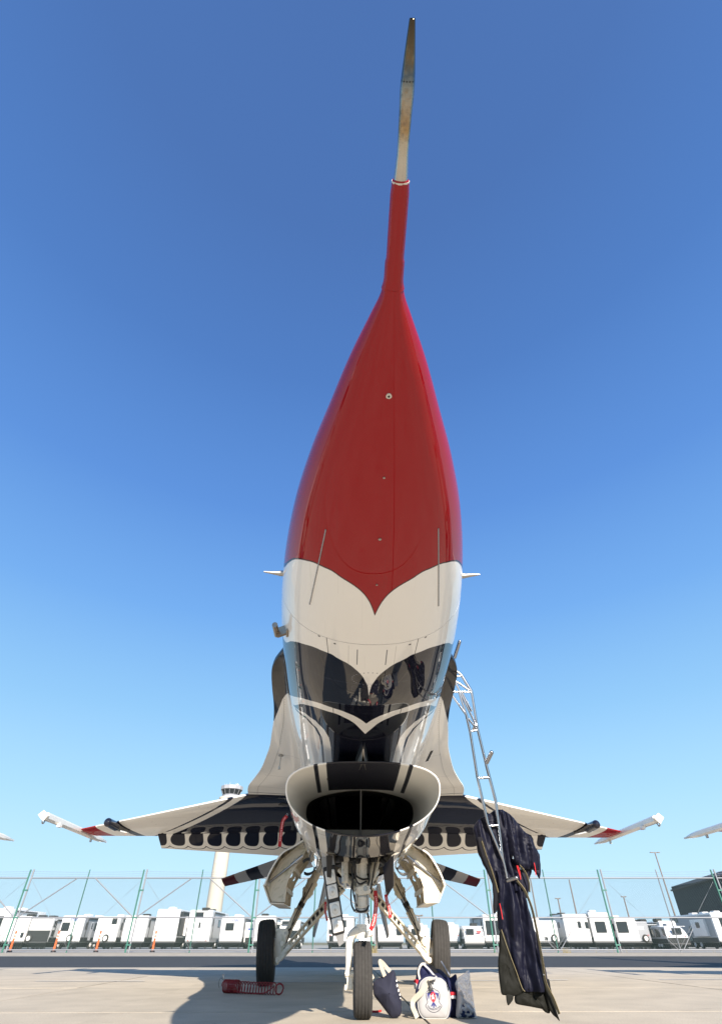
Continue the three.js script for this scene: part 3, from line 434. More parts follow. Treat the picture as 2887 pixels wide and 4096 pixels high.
    const sec = (s, sc, t) => pts.map(p => D(lerp(.8, p.x, sc) - t, p.y, s)).concat(pts.map(p => D(lerp(.8, p.x, sc) - t - .016, p.y - .012, s)).reverse());
    const sk = new MB(); sk.add(toCreasedNormals(loft([sec(7.85, 1, 0), sec(8.3, 1.0, 0), sec(9.3, .95, .0)], { cap0: true, cap1: true }), .5));
    sk.add(plate([D(1.165, 1.012, 7.85), D(1.165, 1.012, 9.25), D(1.075, .835, 9.2), D(1.075, .835, 7.95)], .014)); sk.add(plate([D(1.075, .835, 7.95), D(1.075, .835, 9.1), D(.905, .83, 9.1), D(.905, .83, 7.98)], .014));
    sk.build('door_skin', M.gearWhite, gd);
    const inner = [[1.15, 1.0], [1.065, .845], [.905, .84], [.90, .98], [.865, 1.08], [.80, 1.19], [.70, 1.32], [.66, 1.40], [.72, 1.48], [.83, 1.41], [.96, 1.34], [1.045, 1.23], [1.105, 1.12]];
    const hole = (c, w, h, a) => { const p = new THREE.Path(), q = []; for (let i = 0; i < 12; i++) { const t = i / 12 * 2 * Math.PI, x = w * Math.cos(t), y = h * Math.sin(t); q.push(new THREE.Vector2(c[0] + x * Math.cos(a) - y * Math.sin(a), c[1] + x * Math.sin(a) + y * Math.cos(a))); } p.setFromPoints(q); return p; };
    const fr = new MB(); for (const s of [8.02, 8.5, 9.0]) { const sh = new THREE.Shape(inner.map(p => new THREE.Vector2(p[0], p[1]))); if (s > 8.2) sh.holes.push(hole([1.0, 1.0], .06, .1, 0), hole([.93, 1.22], .055, .1, -.5)); const g = new THREE.ExtrudeGeometry(sh, { depth: .03, bevelEnabled: false }); const q = flat(g); if (m < 0) { q.scale(-1, 1, 1); const p = q.attributes.position.array, nn = q.attributes.normal.array; for (let i = 0; i < p.length; i += 9) for (const A of [p, nn]) for (let k = 0; k < 3; k++) { const t = A[i + 3 + k]; A[i + 3 + k] = A[i + 6 + k]; A[i + 6 + k] = t; } } q.translate(0, 0, -s); fr.add(q); }
    fr.bar(D(.90, .98, 8.0), D(.90, .98, 9.1), .02, .05).bar(D(.80, 1.19, 8.0), D(.80, 1.19, 9.1), .02, .05).bar(D(.905, .84, 8.0), D(.90, .98, 8.0), .05, .03);
    for (let i = 0; i < 9; i++) { const t = i / 8; fr.box(.006, .006, .004, D(lerp(.94, .99, t), lerp(.9, 1.14, t), 8.017)); }
    fr.build('door_frame', M.gearBeige, gd);
    { const g = new MB(); g.rod(D(.78, 1.27, 7.96), D(1.12, 1.04, 7.98), .013, .013, 14).rod(D(.70, 1.33, 7.96), D(.85, 1.225, 7.97), .021, .021, 14); g.build('door_actuator', M.alu, gd); }
    mesh('hinge', rod(D(1.125, 1.02, 7.97), D(1.125, 1.02, 8.0), .022, .022, 14), M.steel, gd); new MB().box(.05, .06, .04, D(.79, 1.27, 7.97), undefined, .008).build('hinge', M.steel, gd);
    { for (let i = 0; i < 3; i++) { const c = []; for (let k = 0; k <= 14; k++) { const a = k / 14 * Math.PI * 1.5 + .6; c.push(Q(.58 + (.075 + i * .006) * Math.cos(a), 1.14 + .075 * Math.sin(a) + i * .01, 7.3 + i * .02)); } mesh('coiled_hose', pipe(c, .008, 3, 6), M.hose, jet); } }
    { const g = new MB(); g.box(.05, .1, .16, P(m * .80, 1.7, 7.2), undefined, .01).rod(P(m * .78, 1.66, 7.2), P(m * .8, 1.52, 7.25), .018); g.build('pylon_fitting', M.black, jet); new MB().box(.2, .04, .14, P(m * .98, 1.95, 8.0), new THREE.Euler(0, .5, 0)).build('access_door', M.black, jet); }
  }
}
// neighbouring jets of the row
{
  const a = jet.clone(); a.name = numbered('fighter_jet'); a.position.set(-11.5, 0, .3); scene.add(a); a.userData = { label: 'neighbouring white jet at the left edge, only its wing tip rail in view', category: 'fighter jet', group: 'jets parked in a row' };
  const b = jet.clone(); b.name = numbered('fighter_jet'); b.position.set(11.45, 0, .35); scene.add(b); b.userData = { label: 'neighbouring white jet at the right edge, wing tip rail and red tail tip in view', category: 'fighter jet', group: 'jets parked in a row' };
  jet.userData.group = 'jets parked in a row';
}
// ---------------------------------------------------------------- ground
const groundY = curve1([[-400, 0], [16.1, 0], [16.4, .002], [24.5, .06], [26.5, .128], [30, .13], [60, -.1], [140, -.1], [400, .1], [3000, .2]]);
const YAW = .0235, gpos = (x, d, y = 0) => V(x - Math.sin(YAW) * d * 0, y, -d);
const concreteTex = (seed, base) => dataTex(512, 512, (i, j) => {
  const a = fbm(i / 90, j / 90, seed, 5), b = noise(i / 2.1, j / 2.1, seed), e = noise(i / 1.1, j / 1.3, seed + 5), k = 1 + .13 * a + .09 * b + .08 * e, st = sstep(.22, .5, fbm(i / 60, j / 25, seed + 9));
  const q = k * (1 - .11 * st); return [base[0] * q, base[1] * q, base[2] * q];
}, { srgb: true });
const concMats = [[.695, .653, .58], [.71, .667, .593], [.68, .639, .567]].map((b, i) => new THREE.MeshStandardMaterial({ map: concreteTex(3 + i * 11, b), roughness: .85 }));
{
  const apron = struct('concrete_apron'); apron.rotation.y = YAW;
  const base = new THREE.BoxGeometry(66, .2, 28.4); base.translate(0, -.109, -2.1); mesh('joint_base', base, std(.035, .033, .03, .95), apron);
  const r = rng(9), DX = 4.1, DZ = 3.05, variants = [0, 1, 2, 3, 4, 5].map(() => {
    const g = new THREE.BoxGeometry(DX - .022, .2, DZ - .02), u = g.attributes.uv, p = g.attributes.position, ox = r() * 5, oz = r() * 5; for (let i = 0; i < u.count; i++) u.setXY(i, (p.getX(i) + ox) / 3.1, (p.getZ(i) + oz) / 3.1); return g; });
  for (let i = -8; i <= 6; i++) for (let j = -4; j <= 5; j++) {
    const z0 = 6.02 + (j - 1) * DZ;                                 // joints at 6.02, 9.07 ...
    const last = j === 5; const s = mesh('slab', variants[Math.floor(r() * 6)], concMats[Math.floor(r() * 3)], apron); s.position.set(.62 + (i + .5) * DX, -.1 + (r() - .5) * .002, -(z0 - DZ / 2)); if (last) { s.scale.z = .32; s.position.z = -(15.17 + .49); }
  }
}
function strip(name, d0, d1, mat, lift, uvs, x = 320, n = 30) {      // ground sheet following the fall of the land
  const ds = [...stations(d0, d1, n)], rings = ds.map(d => [V(-x, groundY(d) + lift, -d), V(x, groundY(d) + lift, -d)]);
  const g = loft(rings, { closed: false, uv: (p) => [p.x / uvs, p.z / uvs] }); return struct(name, g, mat);
}
const asphaltTex = dataTex(512, 512, (i, j) => { const a = fbm(i / 60, j / 60, 4, 5), b = noise(i / 1.6, j / 1.6, 2), v = .18 * (1 + .16 * a + .16 * b), sl = sstep(.25, .45, fbm(i / 120, j / 14, 8)); return [v + .03 * sl, v + .025 * sl, v + .025 * sl]; }, { srgb: true });
strip('asphalt_taxiway', 16.12, 24.6, new THREE.MeshStandardMaterial({ map: asphaltTex, roughness: .8 }), 0, 4).rotation.y = .004;
strip('verge', 24.5, 27.6, new THREE.MeshStandardMaterial({ map: concreteTex(91, [.6, .57, .52]), roughness: .95 }), .012, 2);
strip('gravel_lot', 27.5, 170, new THREE.MeshStandardMaterial({ map: dataTex(512, 512, (i, j) => { const v = .58 * (1 + .2 * fbm(i / 40, j / 12, 7, 5) + .22 * noise(i / 1.4, j / 1.4, 6)); return [v * 1.02, v, v * .95]; }, { srgb: true }), roughness: .95 }), 0, 6, 500, 80);
strip('terrain', 165, 3000, std(.16, .15, .09, .95), -.05, 20, 4000, 60);
{ const g = new THREE.BoxGeometry(400, .2, 300); g.translate(0, -.32, 130); const u = g.attributes.uv; for (let i = 0; i < u.count; i++) u.setXY(i, u.getX(i) * 130, u.getY(i) * 97); struct('rear_apron', g, concMats[1]); for (const m of [-1, 1]) { const q = new THREE.BoxGeometry(300, .2, 60); q.translate(m * 178, -.105, -2); { const u = q.attributes.uv; for (let i = 0; i < u.count; i++) u.setXY(i, u.getX(i) * 97, u.getY(i) * 19); } struct('apron_beyond', q, concMats[0]); } }
{ // painted white lines on the apron
  const mt = new THREE.MeshStandardMaterial({ color: lin(.72, .72, .70), roughness: .8, map: dataTex(128, 128, (i, j) => { const v = .8 + .25 * noise(i / 4, j / 4, 2); return [v, v, v]; }) });
  for (const [a, b, d0, d1] of [[-4.95, -3.3, 10.42, 10.45], [-1.75, 3.25, 10.22, 10.75], [4.75, 7.5, 10.9, 11.1]]) { const g = new THREE.BufferGeometry(), w = .05; g.setAttribute('position', new THREE.Float32BufferAttribute([a, .005, -d0 + w, b, .005, -d1 + w, b, .005, -d1 - w, a, .005, -d0 - w], 3)); g.setAttribute('uv', new THREE.Float32BufferAttribute([0, 0, 8, 0, 8, 1, 0, 1], 2)); g.setIndex([0, 1, 2, 0, 2, 3]); g.computeVertexNormals(); struct('painted_line', g, mt); }
}
// ---------------------------------------------------------------- things around the aircraft
function thingJ(name, label, category, x, s, grp) {                 // base on the ground at (x, s) of the aircraft frame; children given in aircraft frame
  const p = P(x, 0, s).applyAxisAngle(V(0, 1, 0), .0235).add(jet.position), t = thing(name, label, category, p, .0235, grp);
  t.put = (n, geo, mat, parent) => { geo.translate(-x, 0, s); return mesh(n, geo, mat, parent || t); };
  t.mb = (n, b, mat, parent) => t.put(n, mergeGeometries(b.g, false), mat, parent); return t;
}
const clothBump = dataTex(256, 256, (i, j) => { const v = .5 + .22 * Math.sin(i * 1.6) * Math.sin(j * 1.6) + .2 * fbm(i / 20, j / 20, 3); return [v, v, v]; }, { repeat: 3 });
const cloth = (r, g, b, rough = .8) => new THREE.MeshPhysicalMaterial({ color: lin(r, g, b), roughness: rough, specularIntensity: .4, bumpMap: clothBump, bumpScale: .0006, sheen: .06, sheenRoughness: .6, sheenColor: lin(r * 2 + .01, g * 2 + .01, b * 2 + .015) });
function wrinkle(seed, amp, fx = 18, fy = 2.3) { return (x, h) => amp * (1.5 * noise(x * fx + seed, h * fy + .3 * x * fx, seed) + 1.1 * Math.abs(noise(x * fx * 1.7 + 3, h * fy * 1.5 - x * 7, seed + 4)) + .22 * Math.abs(noise(x * fx * 2.2 + h * 14, h * fy * 4.2 - x * 20, seed + 9))); }
function clothLoft(rows, s, thick, seed, amp = .012, n = 56, m = 80, wave = .004) {   // hanging cloth; rows [height, left, right]
  rows = [...rows].reverse(); const L = curve1(rows.map(r => [r[0], r[1]])), R = curve1(rows.map(r => [r[0], r[2]])), w = wrinkle(seed, amp), h0 = rows[0][0], h1 = rows[rows.length - 1][0], rings = [];
  for (let i = 0; i <= m; i++) {
    const h = lerp(h0, h1, i / m), l = L(h) + wave * noise(h * 22, seed, 1), r = R(h) + wave * noise(h * 24, seed, 7), c = (l + r) / 2, a = (r - l) / 2, ring = [], th = thick * Math.min(1, a / thick * 1.2) * (.75 + .25 * Math.sin(Math.min(1, Math.min(i, m - i) / 6) * 1.57));
    for (let k = 0; k < n; k++) { const t = k / n * 2 * Math.PI, ct = Math.cos(t), stn = Math.sin(t), x = c + a * ct; ring.push(P(x, h + .006 * noise(x * 30, seed, 2), s - th * sgp(stn, .7) - w(x, h) * Math.pow(Math.abs(stn), .6))); }
    rings.push(ring);
  }
  return loft(rings, { cap0: true, cap1: true, uv: (p) => [p.x * 4, p.y * 4] });
}
function pillow(out, s, depth, { back = depth, pow = 2, rings = 9, amp = 0, seed = 1, subdiv = 4, uv, fx = 26, fy = 20 } = {}) {   // soft body with a given outline, puffed to depth
  const pts = new THREE.CatmullRomCurve3(out.map(p => V(p[0], p[1], 0)), true, 'catmullrom', .35).getPoints(out.length * subdiv).slice(0, -1);
  const c = pts.reduce((a, p) => a.add(p), V(0, 0, 0)).multiplyScalar(1 / pts.length), w = wrinkle(seed, amp, fx, fy), R = [];
  const ring = (k, dir) => pts.map(p => { const x = c.x + (p.x - c.x) * k, y = c.y + (p.y - c.y) * k, z = (dir > 0 ? depth : back) * Math.pow(Math.max(0, 1 - Math.pow(k, pow)), 1 / pow); return P(x, y, s - dir * (z + w(x, y) * (1 - Math.pow(k, 4)))); });
  for (let i = 0; i <= rings; i++) R.push(ring(Math.sin(lerp(.02, 1, i / rings) * 1.5708), 1)); for (let i = rings - 1; i >= 0; i--) R.push(ring(Math.sin(lerp(.02, 1, i / rings) * 1.5708), -1));
  return loft(R, { uv: uv ? (p, i, j) => uv(p.x, p.y) : (p) => [p.x * 4, p.y * 4] });
}
function ribbon(pts, w, t = .002, up = V(0, 0, 1), n = 10) {         // flat strip along a curve; pts in aircraft frame
  const c = new THREE.CatmullRomCurve3(pts), R = [], N = n * (pts.length - 1);
  for (let i = 0; i <= N; i++) { const p = c.getPoint(i / N), d = c.getTangent(i / N), x = d.clone().cross(up).normalize(), q = x.clone().cross(d).normalize(); R.push([[-w, -t], [w, -t], [w, t], [-w, t]].map(([a, b]) => p.clone().addScaledVector(x, a / 2).addScaledVector(q, b))); }
  const g = loft(R, { cap0: true, cap1: true, uv: (p, i, j) => [j === 0 || j === 3 ? 0 : 1, i / N] }); return toCreasedNormals(g, .7);
}
// ladder hooked over the cockpit side
{
  const t = thingJ('cockpit_ladder', 'polished tubular metal boarding ladder hooked on the cockpit side beside the fuselage', 'ladder', 1.03, 4.45), r = .0115;
  const D = (x, h, s = 4.42) => P(x, h, s + (1.9 - h) * .06);
  const o = new MB(); o.pipe([D(.60, 2.44), D(.72, 2.45), D(.84, 2.42), D(.9, 2.375), D(.937, 2.338)], r, 6, 10).rod(D(.937, 2.338), D(1.008, 2.192), r * 1.15).rod(D(1.008, 2.192), D(1.0175, 1.867), r).rod(D(1.0175, 1.867), D(1.05, 1.585), r).rod(D(1.05, 1.585), D(1.086, 1.327), r * 1.1).pipe([D(1.086, 1.327), D(1.084, 1.15), D(1.078, .934)], r * 1.1, 6, 10).rod(D(1.078, .94), D(1.093, .79), r * 1.1).rod(D(1.093, .8), D(1.089, .755), r * 1.25, r, 12);
  t.mb('outer_rail', o, M.alu);
  const i = new MB(); i.rod(D(.89, 2.20), D(.933, 1.985), r * .95).rod(D(.933, 1.985), D(.949, 1.844), r).rod(D(.949, 1.844), D(.962, 1.49), r).rod(D(.962, 1.49), D(1.0, 1.16), r).rod(D(1.0, 1.16), D(1.077, .93), r * 1.05);
  t.mb('inner_rail', i, M.alu);
  for (const [a, b] of [[[.949, 1.85], [1.0175, 1.862]], [[.966, 1.485], [1.062, 1.49]], [[1.0, 1.147], [1.084, 1.152]]]) t.put('rung', rod(D(...a), D(...b), r * .8), M.alu);
  for (const [a, b] of [[[.86, 2.33], [.937, 2.338]], [[.80, 2.19], [1.008, 2.19]], [[.84, 2.31], [1.008, 2.192]], [[.85, 2.33], [1.015, 1.88]], [[.80, 2.20], [.933, 1.985]], [[.92, 2.18], [.985, 2.02]], [[.945, 1.96], [1.01, 1.87]]]) t.put('brace', rod(D(...a), D(...b), r * .8), M.alu);
  for (const [a, b, q] of [[[.885, 2.51], [.94, 2.645], 0], [[1.055, 1.60], [1.095, 1.665], -.05], [[1.09, .80], [1.143, .812], -.02]]) { const g = new MB(), A = D(...a), B = D(...b).add(V(0, 0, .06)); g.rod(A, B, .0165, .0165, 16).add(new THREE.SphereGeometry(.0165, 14, 8), new THREE.Matrix4().setPosition(B)); t.mb('step_peg', g, M.alu); }
  { const g = new MB(); g.rod(D(.885, 2.51), D(.80, 2.42), .0125).rod(D(.80, 2.42), D(.62, 2.43), .0125); t.mb('hook_arm', g, M.alu); }
  t.mb('foot_pad', new MB().box(.03, .02, .12, D(.985, 1.9).add(V(.02, 0, -.04)), undefined, .006), M.alu);
}
// flying trousers hung over the ladder
{
  const t = thingJ('flight_trousers', 'dark navy flight trousers with brass zippers hanging over the lower ladder', 'trousers', 1.1, 4.55);
  const nv = cloth(.0046, .0052, .0145, .55), ol = cloth(.0065, .0067, .005, .75), brass = std(.20, .16, .08, .5, .5), redc = std(.5, .01, .015, .7);
  t.put('waist', clothLoft([[1.262, 1.072, 1.152], [1.227, .995, 1.17], [1.2, .944, 1.189], [1.139, .895, 1.201], [1.073, .905, 1.184], [1.008, .91, 1.16], [.92, .935, 1.154], [.846, .968, 1.173], [.74, 1.004, 1.2]], 4.56, .06, 3, .055), nv);
  t.put('side_drape', clothLoft([[1.263, 1.09, 1.161], [1.2, 1.09, 1.224], [1.132, 1.10, 1.266], [1.079, 1.10, 1.325], [1.014, 1.105, 1.357], [.97, 1.12, 1.375], [.92, 1.15, 1.368], [.87, 1.19, 1.36]], 4.52, .05, 8, .065), nv);
  t.put('hanging_flap', clothLoft([[.97, 1.312, 1.375], [.92, 1.301, 1.368], [.87, 1.305, 1.36], [.846, 1.319, 1.352], [.815, 1.334, 1.342]], 4.5, .02, 12, .008), nv);
  t.put('inner_drape', clothLoft([[.945, 1.13, 1.28], [.87, 1.15, 1.30], [.81, 1.16, 1.268], [.762, 1.17, 1.252], [.70, 1.18, 1.236]], 4.53, .03, 14, .01), nv);
  t.put('trouser_leg', clothLoft([[.86, 1.0, 1.2], [.792, 1.012, 1.206], [.704, 1.006, 1.225], [.619, .998, 1.235], [.536, .992, 1.245], [.472, 1.021, 1.262], [.368, 1.046, 1.272], [.287, 1.067, 1.277], [.228, 1.088, 1.279], [.199, 1.095, 1.281]], 4.56, .06, 21, .06, 72, 120), nv);
  t.put('leg_edge', clothLoft([[.258, 1.236, 1.28], [.185, 1.235, 1.28], [.124, 1.244, 1.289], [.091, 1.262, 1.293], [.06, 1.294, 1.301]], 4.52, .02, 31, .008), ol);
  t.put('side_strap', clothLoft([[1.076, .905, .948], [.995, .911, .97], [.92, .93, .985], [.846, .96, 1.002], [.78, .973, 1.009], [.704, .966, 1.0], [.63, .954, .982], [.611, .955, .97]], 4.49, .012, 41, .006), cloth(.006, .006, .009));
  t.put('lining', pillow([[.99, .50], [1.016, .52], [1.041, .43], [1.07, .302], [1.09, .214], [1.10, .199], [1.045, .176], [.966, .18], [.946, .195], [.95, .327], [.975, .42]], 4.55, .022, { amp: .012, seed: 5, pow: 4 }), ol);
  t.put('tab', pillow([[.978, .187], [1.023, .18], [1.015, .157], [.98, .131], [.973, .152]], 4.54, .008, { seed: 6, pow: 4 }), ol);
  t.put('hem', pillow([[1.099, .243], [1.127, .253], [1.179, .243], [1.234, .248], [1.277, .18], [1.256, .096], [1.23, .096], [1.221, .11], [1.132, .124], [1.04, .138], [1.04, .176], [1.096, .199]], 4.56, .03, { amp: .016, seed: 9, pow: 4 }), ol);
  const q = (p, s) => p.map(a => P(a[0], a[1], s));
  for (const [p, s, w] of [[[[1.149, .951], [1.172, .914], [1.22, .858], [1.24, .79], [1.232, .73]], 4.455, .011], [[[1.155, .80], [1.197, .745], [1.228, .653], [1.238, .52], [1.239, .357], [1.236, .243], [1.268, .171], [1.289, .096]], 4.465, .016], [[[.932, 1.047], [.952, .957], [.976, .87], [.992, .792], [1.003, .727]], 4.475, .010]]) {
    t.put('zipper_tape', ribbon(q(p, s), w), cloth(.02, .018, .010)); const c = new THREE.CatmullRomCurve3(q(p, s - .004)), b = new MB(), N = Math.round(c.getLength() / .006); for (let i = 0; i < N; i++) { const a = c.getPoint(i / N); a.x += w * .42; b.box(.004, .0025, .004, a); } const z = t.mb('zipper_teeth', b, brass); z.userData.kind = 'stuff';
  }
  { const e = [[1.0, .52], [1.025, .42], [1.062, .30], [1.088, .212], [1.10, .2]]; t.put('piping', pipe(q(e, 4.515), .0022, 8, 5), cloth(.2, .17, .1)); }
  for (const p of [[[1.174, .889], [1.181, .846], [1.178, .804]], [[1.166, .89], [1.172, .85], [1.179, .815]], [[1.302, .907], [1.302, .87], [1.297, .828]], [[.996, .664], [1.0, .619], [1.001, .575]]]) t.put('red_lace', pipe(q(p, 4.44), .0028, 6, 6), redc);
  t.mb('zipper_pull', new MB().box(.012, .022, .004, P(1.152, .94, 4.445), new THREE.Euler(0, 0, -.5), .0015).rod(P(1.185, .878, 4.44), P(1.192, .865, 4.44), .004).rod(P(1.2305, .285, 4.46), P(1.2305, .285, 4.455), .004), M.alu);
}
// bags
{
  const t = thingJ('tote_bag', 'navy blue tote bag with white stars and cream handle leaning at the nose wheel', 'bag', .24, 5.38);
  const nv = cloth(.022, .0235, .04), cream = cloth(.38, .34, .28);
  const O = [[.115, .199], [.130, .218], [.175, .237], [.228, .256], [.282, .278], [.296, .254], [.315, .188], [.334, .124], [.335, .041], [.314, .012], [.259, .004], [.235, .02], [.171, .082], [.118, .135]];
  const g = pillow(O, 5.40, .085, { pow: 1.35, amp: .006, seed: 15, back: .1, subdiv: 6 }); t.put('bag_body', g, nv);
  t.put('handle', ribbon([P(.208, .244, 5.37), P(.185, .29, 5.365), P(.172, .332, 5.37), P(.195, .322, 5.40), P(.225, .295, 5.42), P(.255, .268, 5.42)], .03, .0018, V(.2, .3, 1)), cream);
  t.put('handle', ribbon([P(.118, .225, 5.44), P(.10, .25, 5.45), P(.098, .2, 5.46), P(.112, .16, 5.46)], .025, .0018, V(.2, .3, 1)), cream);
  const star = (r) => { const s = []; for (let i = 0; i < 10; i++) { const a = i / 10 * 2 * Math.PI + Math.PI / 2, q = i % 2 ? r * .42 : r; s.push([q * Math.cos(a), q * Math.sin(a)]); } return s; };
  for (const [x, h, r] of [[.300, .218, .0095], [.303, .19, .0125], [.313, .162, .0115], [.322, .138, .009], [.326, .118, .006]]) { const q = prism(star(r), .002); q.applyMatrix4(new THREE.Matrix4().makeRotationY(.75).setPosition(P(x, h, 5.357))); t.put('white_star', q, std(.75, .75, .74, .8)); }
}
{
  const t = thingJ('duffel_bag', 'white and navy duffel bag with red winged emblem on its white end', 'bag', .6, 5.5);
  const nv = cloth(.010, .013, .045), wh = cloth(.4, .4, .4), rd = cloth(.4, .02, .03);
  const E = [[.477, .167], [.495, .205], [.534, .230], [.572, .237], [.623, .232], [.661, .228], [.695, .204], [.719, .156], [.722, .093], [.708, .041], [.679, .003], [.578, .001], [.505, .003], [.472, .036], [.464, .093]];
  const ex = .5845, ey = .108, em = canvasTex(1024, 1024, (c, W, H) => {             // print on the end panel; canvas spans 0.30 m square
    c.fillStyle = '#9b9a9b'; c.fillRect(0, 0, W, H); const X = (x) => W / 2 + x * W / .30, Y = (y) => H / 2 - y * H / .30;
    const fill = (p, col) => { c.fillStyle = col; c.beginPath(); p.forEach((q, i) => i ? c.lineTo(X(q[0]), Y(q[1])) : c.moveTo(X(q[0]), Y(q[1]))); c.closePath(); c.fill(); };
    c.strokeStyle = '#15172a'; c.lineWidth = 13; c.beginPath();
    c.moveTo(X(-.064), Y(-.034)); c.lineTo(X(-.045), Y(-.012)); c.bezierCurveTo(X(-.062), Y(.02), X(-.058), Y(.055), X(-.02), Y(.056)); c.bezierCurveTo(X(0), Y(.072), X(.01), Y(.068), X(.022), Y(.056)); c.bezierCurveTo(X(.058), Y(.055), X(.06), Y(.02), X(.045), Y(-.012)); c.lineTo(X(.064), Y(-.034)); c.bezierCurveTo(X(.04), Y(-.066), X(.02), Y(-.07), X(0), Y(-.07)); c.bezierCurveTo(X(-.02), Y(-.07), X(-.04), Y(-.066), X(-.064), Y(-.034)); c.stroke();
    const nb = '#2a2f66'; for (const m of [-1, 1]) { fill([[m * .008, .044], [m * .046, .038], [m * .045, .03], [m * .049, -.002], [m * .044, .002], [m * .038, .026], [m * .036, .004], [m * .031, .008], [m * .028, .028], [m * .008, .034]], nb); fill([[m * .004, -.012], [m * .022, -.034], [m * .018, -.042], [m * .006, -.03]], nb); }
    fill([[-.006, -.012], [.006, -.012], [.005, -.044], [0, -.048], [-.005, -.044]], nb); fill([[-.012, .05], [0, .06], [.012, .05], [.01, .04], [-.01, .04]], nb);
    c.fillStyle = '#d8202c'; c.beginPath(); c.ellipse(X(0), Y(.016), .0205 / .30 * W, .029 / .30 * H, 0, 0, 7); c.fill();
    const s = []; for (let i = 0; i < 10; i++) { const a = i / 10 * 2 * Math.PI + Math.PI / 2, q = i % 2 ? .0085 : .019; s.push([q * Math.cos(a), .017 + 1.1 * q * Math.sin(a)]); } fill(s, '#c8c4c2');
    c.strokeStyle = '#d8202c'; c.lineWidth = 5; c.beginPath(); c.moveTo(X(0), Y(.026)); c.lineTo(X(0), Y(.012)); c.moveTo(X(-.006), Y(.02)); c.lineTo(X(.006), Y(.02)); c.stroke();
    c.fillStyle = '#23263a'; c.textAlign = 'center'; c.textBaseline = 'middle'; c.font = 'italic bold 62px serif';
    const w = 'Thunderbirds'; [...w].forEach((ch, i) => { const u = (i - (w.length - 1) / 2) / (w.length / 2); c.save(); c.translate(X(u * .052), Y(-.053 + .02 * u * u)); c.rotate(-u * .55); c.fillText(ch, 0, 0); c.restore(); });
  });
  const whE = new THREE.MeshPhysicalMaterial({ map: em, roughness: .8, bumpMap: clothBump, bumpScale: .0006 });
  t.put('end_panel', pillow(E, 5.40, .045, { pow: 3, back: .03, amp: .004, seed: 22, uv: (x, y) => [(x - ex) / .30 + .5, (y - ey) / .30 + .5], subdiv: 6 }), whE);
  const sc = (k, kx, dx, dy, s) => new THREE.CatmullRomCurve3(E.map(p => V(.59 + (p[0] - .59) * kx + dx, Math.max(.002, p[1] * k + dy), 0)), true, 'catmullrom', .35).getPoints(60).slice(0, -1).map(p => P(p.x, p.y, s));
  t.put('bag_body', loft([sc(1, 1, 0, 0, 5.40), sc(1.04, 1.04, .005, 0, 5.42), sc(1.06, 1.10, .02, 0, 5.5), sc(1.15, 1.2, .035, .0, 5.62), sc(1.2, 1.15, .04, 0, 5.75), sc(.9, .9, .04, .0, 5.82)], { cap1: true, uv: (p) => [p.x * 4, p.y * 4] }), nv);
  { const b = new MB(); b.add(ribbon(sc(1.015, 1.02, .0, .001, 5.402).concat([sc(1.015, 1.02, 0, .001, 5.402)[0]]).slice(0, 61), .022, .004, V(0, 0, 1), 1)); t.mb('edge_binding', b, nv); t.put('white_piping', pipe(sc(1.0, 1.005, 0, .001, 5.385).slice(0, 59), .0035, 2, 6), wh); }
  t.put('red_band', ribbon(sc(1.07, 1.115, .022, .001, 5.51).slice(25, 58), .0, .001), rd).visible = true;
  for (const [a, b, h0, h1, m] of [[.452, .478, .165, .205, wh], [.452, .48, .19, .222, rd]]) t.mb('side_band', new MB().box(.022, h1 - h0, .05, P((a + b) / 2, (h0 + h1) / 2, 5.44), new THREE.Euler(0, .3, 0), .006), m);
  for (const [h0, h1, m] of [[.13, .15, rd], [.11, .13, wh]]) t.mb('side_band', new MB().box(.05, h1 - h0, .03, P(.748, (h0 + h1) / 2, 5.415), new THREE.Euler(0, .2, 0), .006), m);
  // open zip mouth, black lining, handles
  t.put('upper_flap', pillow([[.47, .20], [.495, .30], [.527, .319], [.575, .309], [.612, .275], [.642, .238], [.6, .22], [.53, .215]], 5.52, .05, { amp: .006, seed: 33, back: .06 }), nv);
  t.put('black_lining', pillow([[.56, .245], [.575, .30], [.61, .305], [.66, .28], [.69, .235], [.63, .225]], 5.6, .05, { amp: .008, seed: 35 }), cloth(.006, .006, .007));
  t.put('side_pocket', pillow([[.655, .225], [.70, .238], [.76, .232], [.805, .252], [.812, .2], [.80, .08], [.785, .004], [.73, .003], [.725, .12]], 5.5, .06, { amp: .008, seed: 37 }), nv);
  t.put('strap', ribbon([P(.585, .228, 5.348), P(.542, .20, 5.34), P(.49, .15, 5.34), P(.425, .10, 5.36), P(.42, .07, 5.35), P(.438, .035, 5.36), P(.452, .008, 5.36)], .036, .0016, V(.2, .2, 1)), cloth(.38, .35, .29));
  t.put('strap', ribbon([P(.5, .21, 5.43), P(.49, .27, 5.44), P(.52, .313, 5.45), P(.555, .315, 5.46)], .016, .0016, V(0, .2, 1)), cloth(.4, .38, .34));
  t.put('strap', ribbon([P(.53, .318, 5.455), P(.575, .285, 5.44), P(.61, .25, 5.41), P(.63, .236, 5.39)], .012, .0016, V(0, .2, 1)), wh);
  t.mb('buckle', new MB().bar(P(.548, .222, 5.325), P(.57, .165, 5.325), .008, .008).bar(P(.56, .22, 5.325), P(.582, .165, 5.325), .006, .008).rod(P(.565, .215, 5.32), P(.60, .22, 5.33), .005).rod(P(.555, .166, 5.322), P(.585, .166, 5.322), .0045).pipe([P(.585, .225, 5.33), P(.60, .215, 5.325), P(.605, .228, 5.33)], .004), M.black);
